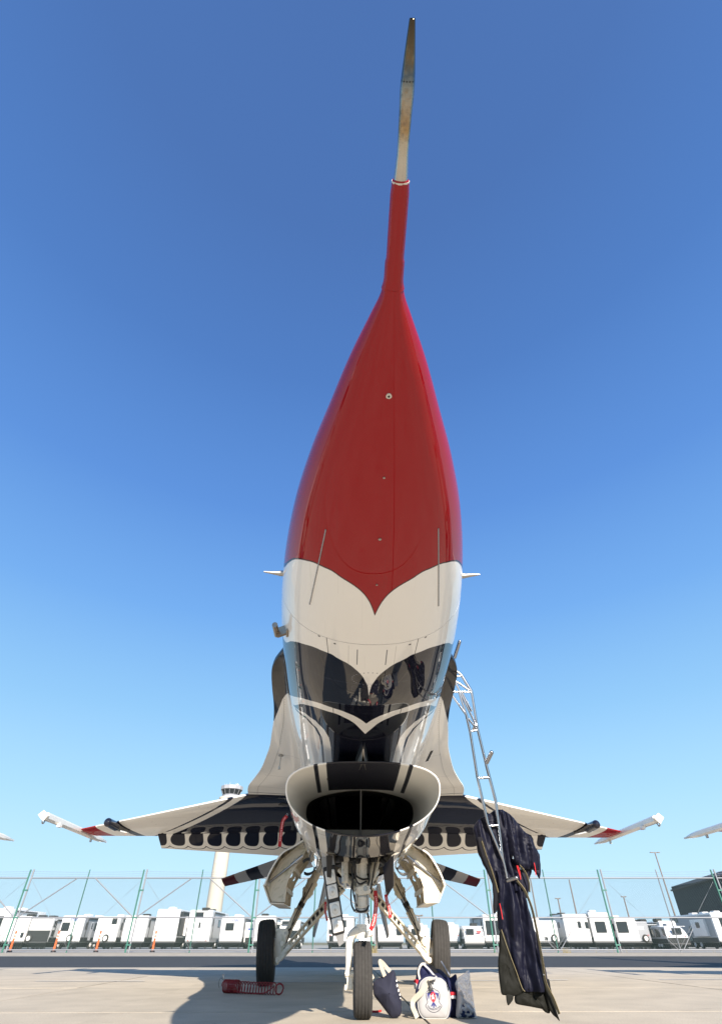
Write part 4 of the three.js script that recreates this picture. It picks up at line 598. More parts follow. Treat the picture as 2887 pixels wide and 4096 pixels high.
  { const g = new MB(); g.bar(P(.687, .333, 5.47), P(.75, .242, 5.47), .016, .008); const b = t.mb('metal_bar', g, std(.25, .28, .36, .35, .6)); const k = new MB(); for (let i = 0; i < 4; i++) k.rod(P(lerp(.695, .742, i / 3.2), lerp(.322, .254, i / 3.2), 5.465), P(lerp(.695, .742, i / 3.2), lerp(.322, .254, i / 3.2), 5.463), .004, .004, 10); t.mb('hole', k, M.black, b); }
}
{
  const t = thingJ('plastic_bag', 'clear plastic bag with dark blue cloth inside standing right of the duffel bag', 'plastic bag', .84, 5.4);
  t.put('blue_cloth', pillow([[.79, .11], [.82, .125], [.85, .10], [.88, .085], [.91, .05], [.914, .012], [.90, .002], [.79, .002], [.772, .03]], 5.42, .05, { amp: .02, seed: 51, fx: 40, fy: 40 }), cloth(.016, .03, .085));
  t.put('dark_cloth', pillow([[.785, .10], [.80, .145], [.825, .16], [.84, .13], [.83, .10]], 5.43, .03, { amp: .01, seed: 52 }), cloth(.02, .025, .045));
  t.put('film', pillow([[.778, .198], [.812, .236], [.86, .258], [.902, .278], [.905, .231], [.913, .144], [.917, .065], [.924, .014], [.915, -.001], [.783, -.001], [.762, .024], [.785, .134]], 5.42, .065, { amp: .022, seed: 53, fx: 44, fy: 36, rings: 14, subdiv: 7 }), new THREE.MeshPhysicalMaterial({ color: lin(.95, .95, .97), roughness: .2, transmission: .6, thickness: 0, clearcoat: 1, clearcoatRoughness: .08, side: THREE.DoubleSide }));
}
// coiled red hose
{
  const t = thingJ('coiled_air_hose', 'red coiled hose lying on the concrete in the shade left of the nose wheel', 'hose', -1.2, 7.85);
  const A = V(-1.53, .056, -8.02), B = V(-.86, .052, -7.7), ax = B.clone().sub(A).normalize(), sd = ax.clone().cross(V(0, 1, 0)).normalize(), r = rng(8);
  const helix = (u0, u1, turns, rr, dy) => { const p = []; const N = turns * 14; for (let i = 0; i <= N; i++) { const u = lerp(u0, u1, i / N), a = i / 14 * 2 * Math.PI, q = rr * (1 + .07 * noise(i / 9, rr * 50)); p.push(A.clone().lerp(B, u).addScaledVector(sd, q * Math.cos(a)).add(V(0, q * Math.sin(a) + dy + .004 * noise(i / 20, 4), 0))); } return flat(new THREE.TubeGeometry(new THREE.CatmullRomCurve3(p), N * 2, .0052, 6)); };
  const b = new MB(); b.add(helix(0, .27, 13, .055, .006)).add(helix(.22, .95, 14, .05, 0)).pipe([A.clone().lerp(B, .2).add(V(0, -.03, .045)), A.clone().lerp(B, .5).add(V(0, -.042, .03)), A.clone().lerp(B, .78).add(V(0, -.03, .045)), A.clone().lerp(B, .92).add(V(0, .02, .02))], .006, 8);
  { const p = []; for (let i = 0; i <= 30; i++) { const a = i / 30 * 4 * Math.PI, q = .05 - .012 * i / 30; p.push(B.clone().add(V(q * Math.cos(a) + .01, q * Math.sin(a), .02 + i * .0006))); } b.add(flat(new THREE.TubeGeometry(new THREE.CatmullRomCurve3(p), 90, .0052, 6))); }
  t.mb('hose', b, std(.24, .012, .016, .45));
  t.put('fitting', rod(A.clone().add(V(-.01, .06, .0)), A.clone().add(V(-.03, .11, 0)), .008), M.alu); t.put('wire', pipe([A.clone().add(V(-.05, -.01, .03)), A.clone().add(V(-.065, .03, .03)), A.clone().add(V(-.05, .075, .02)), A.clone().add(V(-.01, .06, .02))], .002, 6), M.black);
}
// warning streamers
{
  const tex = canvasTex(64, 512, (c, W, H) => { c.fillStyle = '#a00f18'; c.fillRect(0, 0, W, H); c.save(); c.translate(W / 2, H / 2); c.rotate(Math.PI / 2); c.fillStyle = 'rgba(240,225,220,.85)'; c.font = 'bold 34px sans-serif'; c.textAlign = 'center'; c.textBaseline = 'middle'; c.fillText('REMOVE BEFORE FLIGHT', 0, 2); c.restore(); });
  const mt = new THREE.MeshStandardMaterial({ map: tex, roughness: .75 });
  const mk = (label, pts, w, s) => { const x = pts[0][0], t = thingJ('warning_streamer', label, 'streamer', x, s, 'red warning streamers on the gear'); const tw = ribbon(pts.map((p, i) => P(p[0], p[1], s + (p[2] || 0))), w, .001, V(.25, 0, 1)); t.put('ribbon', tw, mt); t.put('ring', pipe([P(pts[0][0], pts[0][1] + .02, s), P(pts[0][0] - .008, pts[0][1] + .008, s), P(pts[0][0], pts[0][1], s), P(pts[0][0] + .008, pts[0][1] + .008, s), P(pts[0][0], pts[0][1] + .02, s)], .002), M.steel); };
  mk('long red warning streamer hanging right of the nose gear strut', [[.127, .776], [.133, .70], [.125, .64], [.112, .58, -.02], [.085, .525, -.02]], .032, 5.06);
  mk('short red warning streamer hanging left of the lamp door', [[-.288, .715], [-.287, .65], [-.268, .588]], .018, 5.3);
  mk('red warning streamer lying on the right main gear brace', [[.212, .75], [.222, .70], [.238, .66], [.245, .60]], .026, 5.05);
  mk('red warning streamer hanging beside the left of the intake', [[-.697, 1.38], [-.73, 1.34], [-.74, 1.25], [-.742, 1.13]], .03, 5.48);
}
{
  const t = thingJ('red_cord', 'short red cord lying on the concrete just right of the nose tyre', 'cord', .13, 5.85);
  t.put('cord', pipe([P(.08, .008, 5.8), P(.11, .008, 5.84), P(.15, .008, 5.83), P(.19, .008, 5.87), P(.2, .008, 5.9)], .007), std(.5, .02, .02, .6)); t.put('cord_tag', new RoundedBoxGeometry(.06, .006, .03, 2, .002).translate(.1, .008, -5.86), M.redCloth);
}
// ---------------------------------------------------------------- fence
const green = std(.03, .13, .10, .55), galv = std(.2, .21, .23, .5, .2), meshGreen = std(.15, .21, .19, .5, .1);
const FD = 26.5, FY = groundY(FD);
{
  const t = thing('chain_link_fence', 'tall green chain link fence with barbed wire along the far side of the taxiway', 'fence', V(-.51, FY, -FD));
  const B0 = -13.7 - 4.9 * 3, bays = 14, rail = 2.42, mid = 1.10;
  const tube = (n, a, b, r, m) => mesh(n, rod(a, b, r, r, 8), m, t);
  for (let i = 0; i <= bays; i++) {
    const x = B0 + i * 4.9; for (const dx of [-.07, .07]) tube('post', V(x + dx, 0, 0), V(x + dx, 2.72 + .06 * dx, 0), .034, dx < 0 ? green : galv);
    for (const y of [.25, 1.1, 2.0]) { const g = new MB(); g.box(.2, .05, .08, V(x, y, 0)); g.build('clamp', green, t); }
    if (i === bays) break; const xc = x + 2.47, left = i < 7;
    tube('post', V(xc, 0, -.04), V(xc, 2.72, -.04), .024, left || i % 2 ? green : galv);
    tube('top_rail', V(x + .1, rail, 0), V(x + 4.8, rail, 0), .024, galv); tube('middle_rail', V(x + .1, mid, .005), V(x + 4.8, mid, .005), .024, galv); tube('bottom_rail', V(x + .1, .10, 0), V(x + 4.8, .10, 0), .022, galv);
    if (left && i > 0) { tube('brace', V(x + .12, mid + .04, .03), V(xc - .42, rail - .02, .03), .022, galv); tube('brace', V(x + 4.78, mid + .04, .03), V(xc + .38, rail - .02, .03), .022, galv); }
    for (const m of [-1, 1]) { tube('truss_wire', V(xc, .15, -.02), V(xc + m * 2.3, 2.3, -.02), .005, galv); if (!left) tube('truss_wire', V(xc + m * .1, .1, .02), V(xc + m * .75, .75, .02), .012, galv); }
    for (let k = 0; k < 3; k++) { const y = 2.5 + k * .075, p = []; for (let q = 0; q <= 8; q++) p.push(V(x + q * 4.9 / 8, y - .03 * Math.sin(q / 8 * Math.PI) + .01 * noise(q * 3.1, i, k), .01)); const g = new MB(); g.pipe(p, .0035, 2, 4); for (let q = 0; q < 34; q++) g.box(.004, .05, .004, V(x + (q + .5) * 4.9 / 34, y - .03 * Math.sin((q + .5) / 34 * Math.PI), .01), new THREE.Euler(0, 0, q % 2 ? .7 : -.7)); g.build('barbed_wire', galv, t); }
    // woven wire, both directions
    const W = 4.76, H = rail - .1, pos = [], st = .0715, hw = .0023; const seg = (a, b) => { const d = V(b[0] - a[0], b[1] - a[1], 0).normalize(), n = [-d.y * hw, d.x * hw], z = [hw, -hw, 0], c = []; for (const p of [a, b]) { c.push([p[0] + n[0], p[1] + n[1], -hw], [p[0] - n[0], p[1] - n[1], -hw], [p[0], p[1], hw * 1.3]); } for (const f of [[0, 1, 3], [1, 4, 3], [1, 2, 4], [2, 5, 4], [2, 0, 5], [0, 3, 5]]) for (const k of f) pos.push(...c[k]); };
    const k1 = 1.0; for (let u = -H; u < W; u += st) { let a = [u, 0], b = [u + H, H]; if (a[0] < 0) a = [0, -u]; if (b[0] > W) b = [W, W - u]; if (a[1] < H) { seg([x + .07 + a[0], .1 + a[1]], [x + .07 + b[0], .1 + b[1]]); seg([x + .07 + W - a[0], .1 + a[1]], [x + .07 + W - b[0], .1 + b[1]]); } }
    const g = new THREE.BufferGeometry(); g.setAttribute('position', new THREE.Float32BufferAttribute(pos, 3)); g.computeVertexNormals(); const q = mesh('wire_mesh', flat(g), meshGreen, t); q.userData.kind = 'stuff';
  }
}
// orange delineator posts behind the fence
{
  const or = std(.75, .13, .02, .6), wt = std(.8, .8, .78, .5); let proto;
  [[-14.74, 'leftmost orange delineator post behind the fence'], [-12.83, 'orange delineator post in front of the trailer with the arched hatch'], [-10.98, 'orange delineator post right of the cream banded first trailer'], [-8.52, 'rightmost orange delineator post, in front of the tall blank trailer']].forEach(([x, l], i) => {
    const lab = [l, 'second orange delineator post from the left behind the fence', 'third orange delineator post from the left behind the fence', l][i];
    if (!proto) { proto = thing('delineator_post', lab, 'traffic post', V(x - .57, groundY(29), -29), 0, 'orange posts behind the fence'); mesh('post', rod(V(0, 0, 0), V(0, .72, 0), .05, .04, 14), or, proto); mesh('base', rod(V(0, 0, 0), V(0, .05, 0), .12, .1, 8), M.black, proto); for (const y of [.46, .56]) mesh('band', rod(V(0, y, 0), V(0, y + .05, 0), .0445, .0435, 14), wt, proto); return; }
    const c = proto.clone(); c.name = numbered('delineator_post'); c.position.x = x - .57; c.userData = { ...proto.userData, label: lab }; scene.add(c);
  });
}
// ---------------------------------------------------------------- trailers in the lot
const font = await new FontLoader().loadAsync('fonts/droid/droid_sans_bold.typeface.json');
const TB = std(.015, .016, .017, .8), TW = new THREE.MeshPhysicalMaterial({ color: lin(.72, .72, .71), roughness: .35, clearcoat: .5 }), TG = new THREE.MeshPhysicalMaterial({ color: lin(.27, .28, .3), roughness: .35, clearcoat: .5 }), TGL = gloss(.012, .014, .016), TS = std(.03, .031, .033, .5), TAC = std(.7, .7, .69, .6), TRED = std(.4, .01, .012, .4), TFR = std(.05, .05, .052, .5), TBL = gloss(.015, .05, .32), TRIM = std(.32, .33, .35, .5), TRIMD = std(.55, .56, .57, .5);
const wheelG = tyreGeo(.38, .24, .22, [-.4, 0, .4]), rimG = hub(.2, .2);
function trailer(name, label, category, x0, x1, d, top, len, o = {}) {
  const y0 = groundY(d), w = x1 - x0, t = thing(name, label, category, V((x0 + x1) / 2 + .113 - .0235 * d, y0, -d), o.turn || 0, 'trailers and motorhomes parked behind the fence'), h = top - y0, fl = o.floor ?? .62, bm = o.mat || TW, part = (n, g, m, p) => mesh(n, g, m, p || t);
  const bh = h - fl, shape = new THREE.Shape(), r = o.round ?? .14, fr = o.nose || 0;
  // body: side outline extruded across the width (front face at z = 0)
  const pts = o.profile ? o.profile(len, bh, fl) : [[-r, fl], [0, fl + r * .6], [0, fl + bh - r], [-r, fl + bh], [-len + r, fl + bh - .05], [-len, fl + bh - .3], [-len, fl]];
  const g = new THREE.ExtrudeGeometry(new THREE.Shape(pts.map(p => new THREE.Vector2(p[0], p[1]))), { depth: w - .12, bevelEnabled: true, bevelSize: .06, bevelThickness: .06, bevelSegments: 2 }); g.rotateY(-Math.PI / 2); g.translate(w / 2 - .06, 0, -.06); part('body', g, bm);
  const bx = (n, W, H, D, x, y, z, m, rr = 0, p) => { const q = rr ? new RoundedBoxGeometry(W, H, D, 2, rr) : new THREE.BoxGeometry(W, H, D); q.translate(x, y, z); return part(n, q, m, p); };
  bx('chassis', w * .94, .22, len * .98, 0, fl - .12, -len / 2, TB); bx('underbelly_shade', w * .8, .34, len * .86, 0, fl - .32, -len * .5, TB); bx('bumper', w * .98, .1, .12, 0, fl - .06, .07, TFR);  // black box below the chassis: tanks and frames, also added as shade underneath
  if (o.lower) bx('lower_panel', w + .02, o.lower, .05, 0, fl + o.lower / 2, .03, TB, .02);
  for (const m of [-1, 1]) { bx('side_skirt', .04, .4, len * .96, m * (w / 2 + .006), fl + .16, -len / 2, o.skirt || TB); for (const k of o.axles || [.42, .56]) { const q = wheelG.clone(); q.translate(m * (w / 2 - .16), .38, -len * k); const wh = part('tyre', q, M.tyre); const rr = rimG.clone(); rr.translate(m * (w / 2 - .1), .38, -len * k); part('rim', rr, TAC, wh); } }
  { const g = wheelG.clone(); g.translate(-w * .34, .38, -len * .15); if (o.rear) part('tyre', g, M.tyre); for (const m of [-1, 1]) { const q = new MB(); q.box(.12, fl - .1, .12, V(m * w * .36, (fl - .1) / 2, -.5)); if (!o.rear) q.build('jack', TB, t); } }
  for (const m of [-1, 1]) bx('tail_lamp', .16, .07, .02, m * w * .38, fl + (o.lampY ?? .55), .014, TRED);
  for (const k of o.ac || [.25]) bx('air_conditioner', .72, .3, .95, (o.acx ?? .15) * w, top - y0 + .12, -len * k, o.acm || TAC, .08);
  bx('roof_edge', w * .98, .05, .05, 0, top - y0 - .03, .0, TRIMD, .02);
  for (const [x, y, W, H] of o.win || []) { const f = bx('window', W + .1, H + .1, .04, x * w, fl + y * bh, .006, TFR, .018); bx('pane', W, H, .03, x * w, fl + y * bh, .02, TGL, .012, f); }
  if (o.spare !== undefined) { const q = wheelG.clone(); q.scale(.9, .9, .9); q.rotateY(Math.PI / 2); q.translate(o.spare * w, fl + .28, .16); const s = part('spare_tyre', q, M.tyre); const rr = rimG.clone(); rr.rotateY(Math.PI / 2); rr.translate(o.spare * w, fl + .28, .19); part('rim', rr, TAC, s); }
  if (o.ladder !== undefined) { const q = new MB(); for (const m of [-.18, .18]) q.rod(V(o.ladder * w + m, fl + .2, .12), V(o.ladder * w + m, h - .05, .12), .017, .017, 6); for (let y = fl + .4; y < h - .2; y += .3) q.rod(V(o.ladder * w - .18, y, .12), V(o.ladder * w + .18, y, .12), .014, .014, 6); q.build('ladder', TAC, t); }
  if (o.door !== undefined) { const dd = bx('door', .68, bh * .66, .03, o.door * w, fl + bh * .36, .012, bm, .012); const e = new MB(); for (const m of [-1, 1]) e.box(.025, bh * .68, .02, V(o.door * w + m * .36, fl + bh * .36, .02)); e.box(.74, .025, .02, V(o.door * w, fl + bh * .7, .02)); e.build('door_frame', TRIM, t); bx('pane', .22, .5, .02, o.door * w, fl + bh * .52, .03, TGL, .009, dd); bx('handle', .05, .1, .05, o.door * w - .27, fl + bh * .34, .03, TB, 0, dd); }
  // the side that faces the runway's middle: windows, door, awning, graphics
  const m = o.side ?? (x0 < 0 ? 1 : -1), sx = m * (w / 2 + .012), sd = (n, z, y, W, H, mat, thick = .03) => bx(n, thick, H, W, sx, fl + y * bh, -z * len, mat);
  if (o.sidePanel) sd('side_panel', .5, .56, len * .94, bh * .78, o.sidePanel, .012);
  for (const [z, y, W, H] of o.sideWin || [[.12, .62, .5, .55], [.45, .6, 1.0, .6], [.75, .6, .8, .6]]) { const f = sd('window', z, y, W + .1, H + .1, TFR); const q = new THREE.BoxGeometry(.03, H, W); q.translate(sx + m * .012, fl + y * bh, -z * len); part('pane', q, TGL, f); }
  if (o.sideDoor !== undefined) { const e = sd('door', o.sideDoor, .42, .72, bh * .74, TRIMD); const q = new THREE.BoxGeometry(.03, .5, .25); q.translate(sx + m * .012, fl + .62 * bh, -o.sideDoor * len); part('pane', q, TGL, e); }
  if (o.awning !== false) { const q = new MB(); q.rod(V(sx + m * .07, h - .16, -len * .12), V(sx + m * .07, h - .16, -len * .7), .07, .07, 8).box(.06, bh * .8, .06, V(sx + m * .05, fl + bh * .5, -len * .12)).box(.06, bh * .8, .06, V(sx + m * .05, fl + bh * .5, -len * .7)); q.build('awning', TFR, t); }
  if (o.slide) { const q = new THREE.BoxGeometry(.3, bh * .62, len * .3); q.translate(sx + m * .15, fl + bh * .5, -len * o.slide); const s = part('slide_out', q, bm); const e = new THREE.BoxGeometry(.03, .5, .8); e.translate(sx + m * .31, fl + bh * .6, -len * o.slide); part('pane', e, TGL, s); }
  if (o.stripes) for (const [y, H, W] of o.stripes) sd('stripe', .5, y, len * (W || .92), H, o.stripeMat || TFR, .012);
  if (o.mark) for (const [y, W] of [[.68, .55], [.6, .4]]) bx('red_mark', W, .1, .02, .24 * w, fl + y * bh, .03, TRED);
  if (o.text) { const q = new TextGeometry(o.text, { font, size: o.ts || .26, depth: .012, curveSegments: 3 }); q.computeBoundingBox(); const b = q.boundingBox; q.translate(-(b.min.x + b.max.x) / 2 + (o.tx || 0) * w, fl + (o.ty || .84) * bh, .012); const s = new THREE.Matrix4().makeShear(0, 0, .22, 0, 0, 0); q.applyMatrix4(new THREE.Matrix4().set(1, .2, 0, -.2 * (fl + (o.ty || .84) * bh), 0, 1, 0, 0, 0, 0, 1, 0, 0, 0, 0, 1)); part('lettering', q, o.tm || TRIM); }
  return t;
}
const teardrop = (len, bh, fl) => { const o = []; for (let i = 0; i <= 14; i++) { const a = i / 14 * Math.PI / 2; o.push([-len * .42 * (1 - Math.cos(a * .98)) - .02, fl + .25 + (bh - .25) * Math.sin(a)]); } o.reverse(); return [[-len, fl], [-.15, fl], [0, fl + .2], ...o.reverse(), [-len * .7, fl + bh - .02], [-len * .92, fl + bh * .75], [-len, fl + bh * .4]]; };
const capNose = (len, bh, fl) => [[-.1, fl], [0, fl + .1], [0, fl + bh * .4], [-.25, fl + bh * .72], [-.6, fl + bh * .92], [-1.1, fl + bh], [-len + .1, fl + bh - .03], [-len, fl + bh - .25], [-len, fl]];
trailer('travel_trailer', 'tall white trailer at the left edge with large rear window and ladder', 'travel trailer', -40.4, -37.7, 72, 3.3, 8, { win: [[-.05, .56, 1.5, 1.15]], ladder: .36, ac: [.1, .5] });
trailer('travel_trailer', 'white trailer with dark capital letters and a small low window, second from left', 'travel trailer', -37.6, -35.3, 72, 2.62, 7, { text: 'IBEX', ts: .3, tx: .1, ty: .68, win: [[.33, .26, .24, .36]], sidePanel: TRIM, acx: .3, acm: TB, ac: [.12, .5] });
trailer('travel_trailer', 'white trailer with black lower half, spare wheel at left and arched hatch outline', 'travel trailer', -35.15, -32.7, 72, 2.52, 7, { lower: .95, spare: -.34, acm: TB, acx: .1, lampY: .5, skirt: TB, win: [[.16, .44, .02, .02]], sideWin: [[.1, .75, .6, .45], [.1, .35, .6, .45]] });
trailer('travel_trailer', 'white trailer with blue lettering, left window and spare wheel below centre', 'travel trailer', -31.75, -29.25, 72, 2.68, 8, { text: 'VIBE', ts: .27, tx: .02, ty: .80, win: [[-.27, .58, .8, .66]], spare: .08, sidePanel: TRIM, ac: [.35, .75], sideDoor: .3, tm: TBL });
trailer('travel_trailer', 'white trailer with small upper right window and spare wheel at the middle', 'travel trailer', -27.75, -25.3, 72, 2.6, 8, { win: [[.27, .82, .5, .42]], spare: .06, sidePanel: TRIMD, ac: [.2, .3], acx: .3 });
trailer('travel_trailer', 'plain windowless white trailer just left of the tall blank lettered one', 'travel trailer', -24.7, -22.2, 72, 2.68, 8, { sidePanel: TRIMD, acm: TB, sideWin: [[.1, .72, .35, .6], [.5, .6, .8, .6]], lower: 0 });
trailer('travel_trailer', 'tall blank white trailer with one word lettered along its top edge', 'travel trailer', -21.3, -18.75, 72, 3.25, 9, { text: 'SIERRA', ts: .26, ty: .89, sidePanel: TS, ac: [.1], acx: .05, slide: .45 });
trailer('travel_trailer', 'tall white trailer with rear door, ladder and high window, below the control tower', 'travel trailer', -17.65, -15.1, 72, 3.18, 9, { win: [[-.05, .85, .8, .42]], door: .02, ladder: .38, acm: TB, ac: [.05, .4], lampY: .1, sidePanel: TRIMD, skirt: TRIM, awning: true });
trailer('travel_trailer', 'white trailer with blue lettering and central window, right of the one with a door', 'travel trailer', -13.95, -11.5, 72, 2.6, 8, { text: 'VIBE', ts: .27, tx: .12, ty: .80, win: [[-.1, .60, .85, .58]], sidePanel: TRIM, ac: [.15, .3], tm: TBL });
trailer('travel_trailer', 'white trailer half hidden behind the shaded left main wheel', 'travel trailer', -10.35, -7.95, 72, 2.66, 8, { spare: .36, acm: TB, acx: -.05, ac: [.1] });
trailer('motorhome', 'white motorhome with dark windscreen and blue cab glass behind the left main gear', 'motorhome', -7.55, -5.3, 73, 2.35, 7, { win: [[0, .34, 1.9, .6], [-.2, .88, .7, .2]], profile: capNose, ac: [.2], rear: true });
trailer('travel_trailer', 'white caravan with two blue stripes seen side on behind the left brace', 'travel trailer', -4.9, -2.6, 74.6, 2.15, 6.2, { turn: Math.PI / 2, profile: capNose, stripes: [[.66, .13, .9], [.1, .4, .96]], stripeMat: TBL, side: -1, sideWin: [[.42, .66, 1.2, .72], [.2, .16, .7, .5]], awning: false, skirt: TB }).position.set(-6.85, groundY(75), -74.5);
trailer('travel_trailer', 'white trailer with dark square windows directly behind the nose gear strut', 'travel trailer', -2.15, .78, 72, 2.62, 8, { win: [[.12, .72, .5, .55], [-.36, .4, .4, .3], [-.34, .12, .4, .4]] });
trailer('travel_trailer', 'narrow white trailer partly hidden right of the nose wheel', 'travel trailer', 1.35, 3.1, 73, 2.4, 7, { ac: [.2] });
trailer('travel_trailer', 'low white trailer with rounded front right of the nose gear', 'travel trailer', 3.5, 6.3, 73, 1.95, 5, { profile: capNose, win: [[.34, .6, .5, .6]], ac: [.4], ladder: -.2 });
trailer('travel_trailer', 'small white trailer behind the right drag brace', 'travel trailer', 7.0, 9.2, 74, 1.9, 6, { win: [[-.2, .6, .6, .5]], ac: [.3] });
trailer('travel_trailer', 'white trailer with dull bluish side just right of the right main wheel', 'travel trailer', 10.9, 12.6, 73, 1.9, 6, { sidePanel: TRIM, ac: [.1], acx: 0, win: [] });
trailer('teardrop_trailer', 'small rounded white trailer with red marks beside its front window', 'travel trailer', 12.75, 14.9, 71, 1.82, 4.4, { profile: teardrop, win: [[-.2, .66, .75, .42]], mark: true, acm: TB, ac: [.4], floor: .5, awning: false });
trailer('motorhome', 'tall motorhome with dark windscreen and black lower front beside the hanging trousers', 'motorhome', 15.4, 18.4, 73, 2.8, 9, { win: [[0, .52, 2.5, 1.2]], ac: [.1, .3], sidePanel: TRIM, rear: true });
trailer('travel_trailer', 'low plain white trailer with silver spare wheel right of the hanging trousers', 'travel trailer', 20.7, 23.3, 72, 2.25, 5, { spare: .28, ac: [.1], acx: -.36, win: [[-.05, .14, .3, .2]] });
trailer('travel_trailer', 'large white trailer with two small rear windows and black graphics on its side', 'travel trailer', 24.15, 26.85, 72, 2.82, 10, { win: [[.12, .62, .3, .5], [.42, .6, .3, .5]], ladder: -.38, sideWin: [[.06, .92, .5, .35], [.2, .62, .6, .4], [.38, .55, .4, .6], [.5, .55, .5, .35]], stripes: [[.45, .08, .3], [.3, .06, .4]], sidePanel: TRIMD, skirt: TRIM, acm: TB, ac: [.3, .6], acx: -.2, awning: false });
trailer('travel_trailer', 'tall white trailer with one large square grey rear window', 'travel trailer', 27.1, 29.35, 72, 2.96, 8, { win: [[-.04, .50, 1.1, .9]], sidePanel: TRIM, ac: [.1], acx: -.2, sideWin: [[.1, .82, .5, .55]], slide: .3, tm: TRIMD });
trailer('travel_trailer', 'white trailer with wide dark rear window and ladder left of the grey trailer', 'travel trailer', 29.85, 32.15, 72, 2.48, 7, { win: [[-.2, .62, 1.15, .9]], ladder: .36, text: 'OUTBACK', ts: .17, ty: .86, tm: TRIMD, ac: [.1], acx: -.35 });
trailer('travel_trailer', 'grey trailer with large white lettering and a white rimmed spare wheel', 'travel trailer', 31.95, 34.1, 73.5, 2.22, 7, { mat: TG, text: 'APEX', ts: .3, ty: .6, tm: TW, spare: .18, acm: TB, acx: .4, ac: [.1, .4] });
trailer('motorhome', 'white motorhome with slanting windscreen right of the grey trailer', 'motorhome', 33.9, 35.9, 75, 2.05, 6, { profile: teardrop, win: [[.1, .66, 1.1, .8]], rear: true, ac: [.6] });
trailer('travel_trailer', 'white trailer standing behind the small rounded trailer at right', 'travel trailer', 36.2, 38.1, 75, 2.3, 7, { acm: TB, acx: -.4, ac: [.1], sidePanel: TRIM });
trailer('teardrop_trailer', 'small rounded white trailer with trapezoid window and grey lower front at right', 'travel trailer', 34.7, 37.0, 71, 1.82, 4.6, { profile: teardrop, win: [[.02, .7, .95, .45]], floor: .5, awning: false, lower: .45, acm: TRIM, ac: [.5], sidePanel: TRIM });
trailer('travel_trailer', 'long white trailer with side slide out and large rear window at the right edge', 'travel trailer', 40.8, 43.4, 72, 2.95, 10, { win: [[.1, .62, 1.6, 1.0]], sidePanel: TRIM, slide: .3, stripes: [[.3, .06, .3]], skirt: TS, ac: [.2, .45, .7], sideWin: [[.52, .48, .8, .35], [.6, .12, .7, .4], [.85, .84, 1.2, .4]], awning: false });
// ---------------------------------------------------------------- tower, lamps, building
{
  const t = thing('control_tower', 'tall pale airport control tower standing behind the left wing', 'control tower', V(-80.7, 0, -350)), con = std(.45, .42, .36, .8), cab = std(.30, .31, .34, .5), gl = gloss(.02, .025, .03);
  const L = (n, rows, m, seg = 12, p) => { const g = new THREE.LatheGeometry(rows.map(r => new THREE.Vector2(...r)), seg); return mesh(n, seg < 20 ? toCreasedNormals(g, .3) : g, m, p || t); };
  L('shaft', [[4.6, -2], [4.35, 20], [4.2, 44], [4.2, 60], [4.6, 63], [6.6, 66.5], [7.0, 68.2], [5.5, 68.4]], con, 32); L('lower_deck', [[5.4, 68], [5.6, 69.2], [4.6, 69.4]], cab);
  L('cab', [[4.7, 69.2], [5.2, 69.8]], cab); L('cab_glass', [[5.2, 69.8], [6.3, 72.3]], gl); L('roof', [[6.3, 72.2], [6.8, 72.5], [6.9, 74.4], [6.3, 74.6], [.1, 74.7]], cab);
  for (let i = 0; i < 12; i++) { const a = i / 12 * 2 * Math.PI; mesh('mullion', rod(V(5.25 * Math.cos(a), 69.8, 5.25 * Math.sin(a)), V(6.35 * Math.cos(a), 72.4, 6.35 * Math.sin(a)), .12, .12, 5), cab, t); }
  for (const [x, z, h] of [[-5, 0, 1.6], [-3, 2, 1.4], [-1, 3, 2], [2.5, 2, 1.6]]) mesh('antenna', rod(V(x, 74.5, z), V(x, 74.6 + h, z), .08, .05, 6), TAC, t); { const g = new THREE.SphereGeometry(.6, 14, 10); g.translate(3.6, 75.2, 2); mesh('radome', g, TAC, t); }
  for (const x of [-1.9, 2.3]) { const f = mesh('window', new THREE.BoxGeometry(.5, 1.6, .3), cab, t); f.position.set(x, 35.5, Math.sqrt(17.8 - x * x)); }
}
{
  let proto; const gm = std(.16, .13, .11, .5, .4);
  for (const [x, d, h, l] of [[46.0, 90, 10.66, 'tallest lamp post with a twin head at right, beside the dark building'], [32.25, 90, 7.4, 'thin lamp post without visible head behind the two tall trailers'], [26.65, 90, 7.9, 'lamp post rising just right of the hanging trousers'], [30.06, 90, 5.2, 'short twin head lamp post seen between two taller posts'], [39.5, 90, 5.4, 'twin head lamp post behind the grey trailer'], [4.1, 90, 5.0, 'lamp post seen through the right main gear'], [6.7, 60, 2.35, 'lamp post behind the right gear door']]) {
    const t = thing('lamp_post', l, 'lamp post', V(x + .113 - .0235 * d, groundY(d), -d), 0, 'lamp posts in the trailer lot'); mesh('pole', rod(V(0, 0, 0), V(0, h - groundY(d), 0), .13, .08, 8), gm, t);
    const a = new MB(); const aw = h > 10 ? .55 : .28; if (/without|rising just/.test(l)) continue; a.rod(V(-aw, h - groundY(d), 0), V(aw, h - groundY(d), 0), .05, .05, 6); a.build('arm', gm, t); for (const m of [-1, 1]) { const g = new RoundedBoxGeometry(aw * .7, .1, .25, 2, .03); g.translate(m * aw, h - groundY(d) + .02, 0); mesh('lamp_head', g, gm, t); }
  }
}
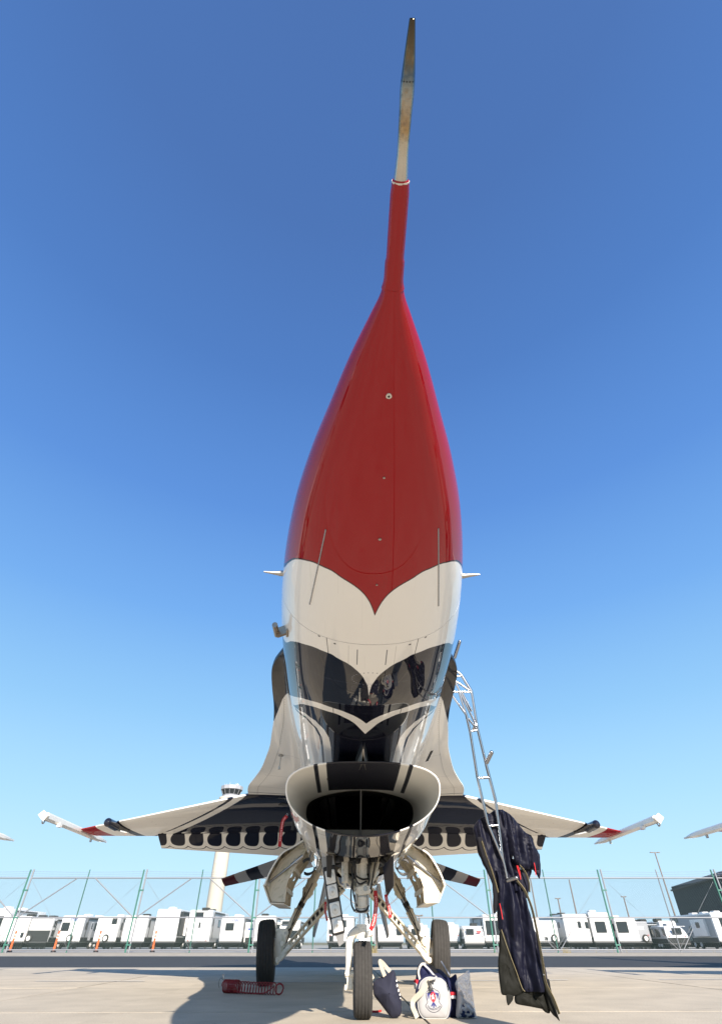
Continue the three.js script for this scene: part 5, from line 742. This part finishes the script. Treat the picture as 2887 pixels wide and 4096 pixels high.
{
  const t = thing('warehouse', 'dark grey ribbed metal building with round roof vents at the right edge', 'building', V(70.2, 0, -101)), wl = std(.022, .024, .027, .7), rf = std(.05, .05, .055, .6), g = new MB();
  const sh = [[-14, -1], [-14, 8.1], [-9, 9.25], [14, 14.5], [14, -1]]; const e = prism(sh, 24); e.translate(0, 0, -12); mesh('wall', e, wl, t);
  for (let i = 0; i < 46; i++) { const x = -13.9 + i * .6; const yy = x < -9 ? lerp(8.1, 9.25, (x + 14) / 5) : lerp(9.25, 14.5, (x + 9) / 23); g.box(.12, yy + 1, .08, V(x, (yy - 1) / 2, 12.03)); } const rb = g.build('wall_rib', wl, t); rb.userData.kind = 'stuff';
  { const q = new MB(); q.bar(V(-14.3, 8.08, 0), V(-9, 9.33, 0), 24.6, .25, V(1, 0, 0)); q.bar(V(-9, 9.33, 0), V(14.2, 14.63, 0), 24.6, .25, V(1, 0, 0)); q.build('roof', rf, t); }
  for (const x of [-10.3, -8.3]) { const q = new MB(); q.rod(V(x, 8.6, 10), V(x, 9.7, 10), .45, .45, 14).rod(V(x, 9.7, 10), V(x, 10.0, 10), .75, .7, 16).add(new THREE.SphereGeometry(.7, 14, 6, 0, 7, 0, 1.57), new THREE.Matrix4().makeScale(1, .35, 1).setPosition(V(x, 10, 10))); q.build('roof_vent', wl, t); }
  mesh('lower_roof', (() => { const q = new THREE.BoxGeometry(20, .3, 8); q.translate(2, 4.2, 16.2); return q; })(), TRIM, t);
}
// dry weeds at the fence foot
{
  const r = rng(61), g = new MB(), dry = std(.28, .22, .09, .9); for (let i = 0; i < 150; i++) { const c = i < 70 ? [.5, .16] : i < 100 ? [8.1, .2] : [-2 + r() * 18, .4], a = r() * 7, q = Math.sqrt(r()) * c[1], x = c[0] + q * Math.cos(a), z = -FD + .15 + q * Math.sin(a) * .6, h = .06 + r() * (i < 70 ? .22 : .12); g.rod(V(x, FY, z), V(x + (r() - .5) * .12, FY + h, z + (r() - .5) * .1), .005, .001, 4); }
  const m = g.build('dry_weeds', dry, scene); m.userData = { kind: 'stuff', label: 'dry straw coloured weeds along the foot of the fence', category: 'weeds' };
}
renderer.render(scene, camera);
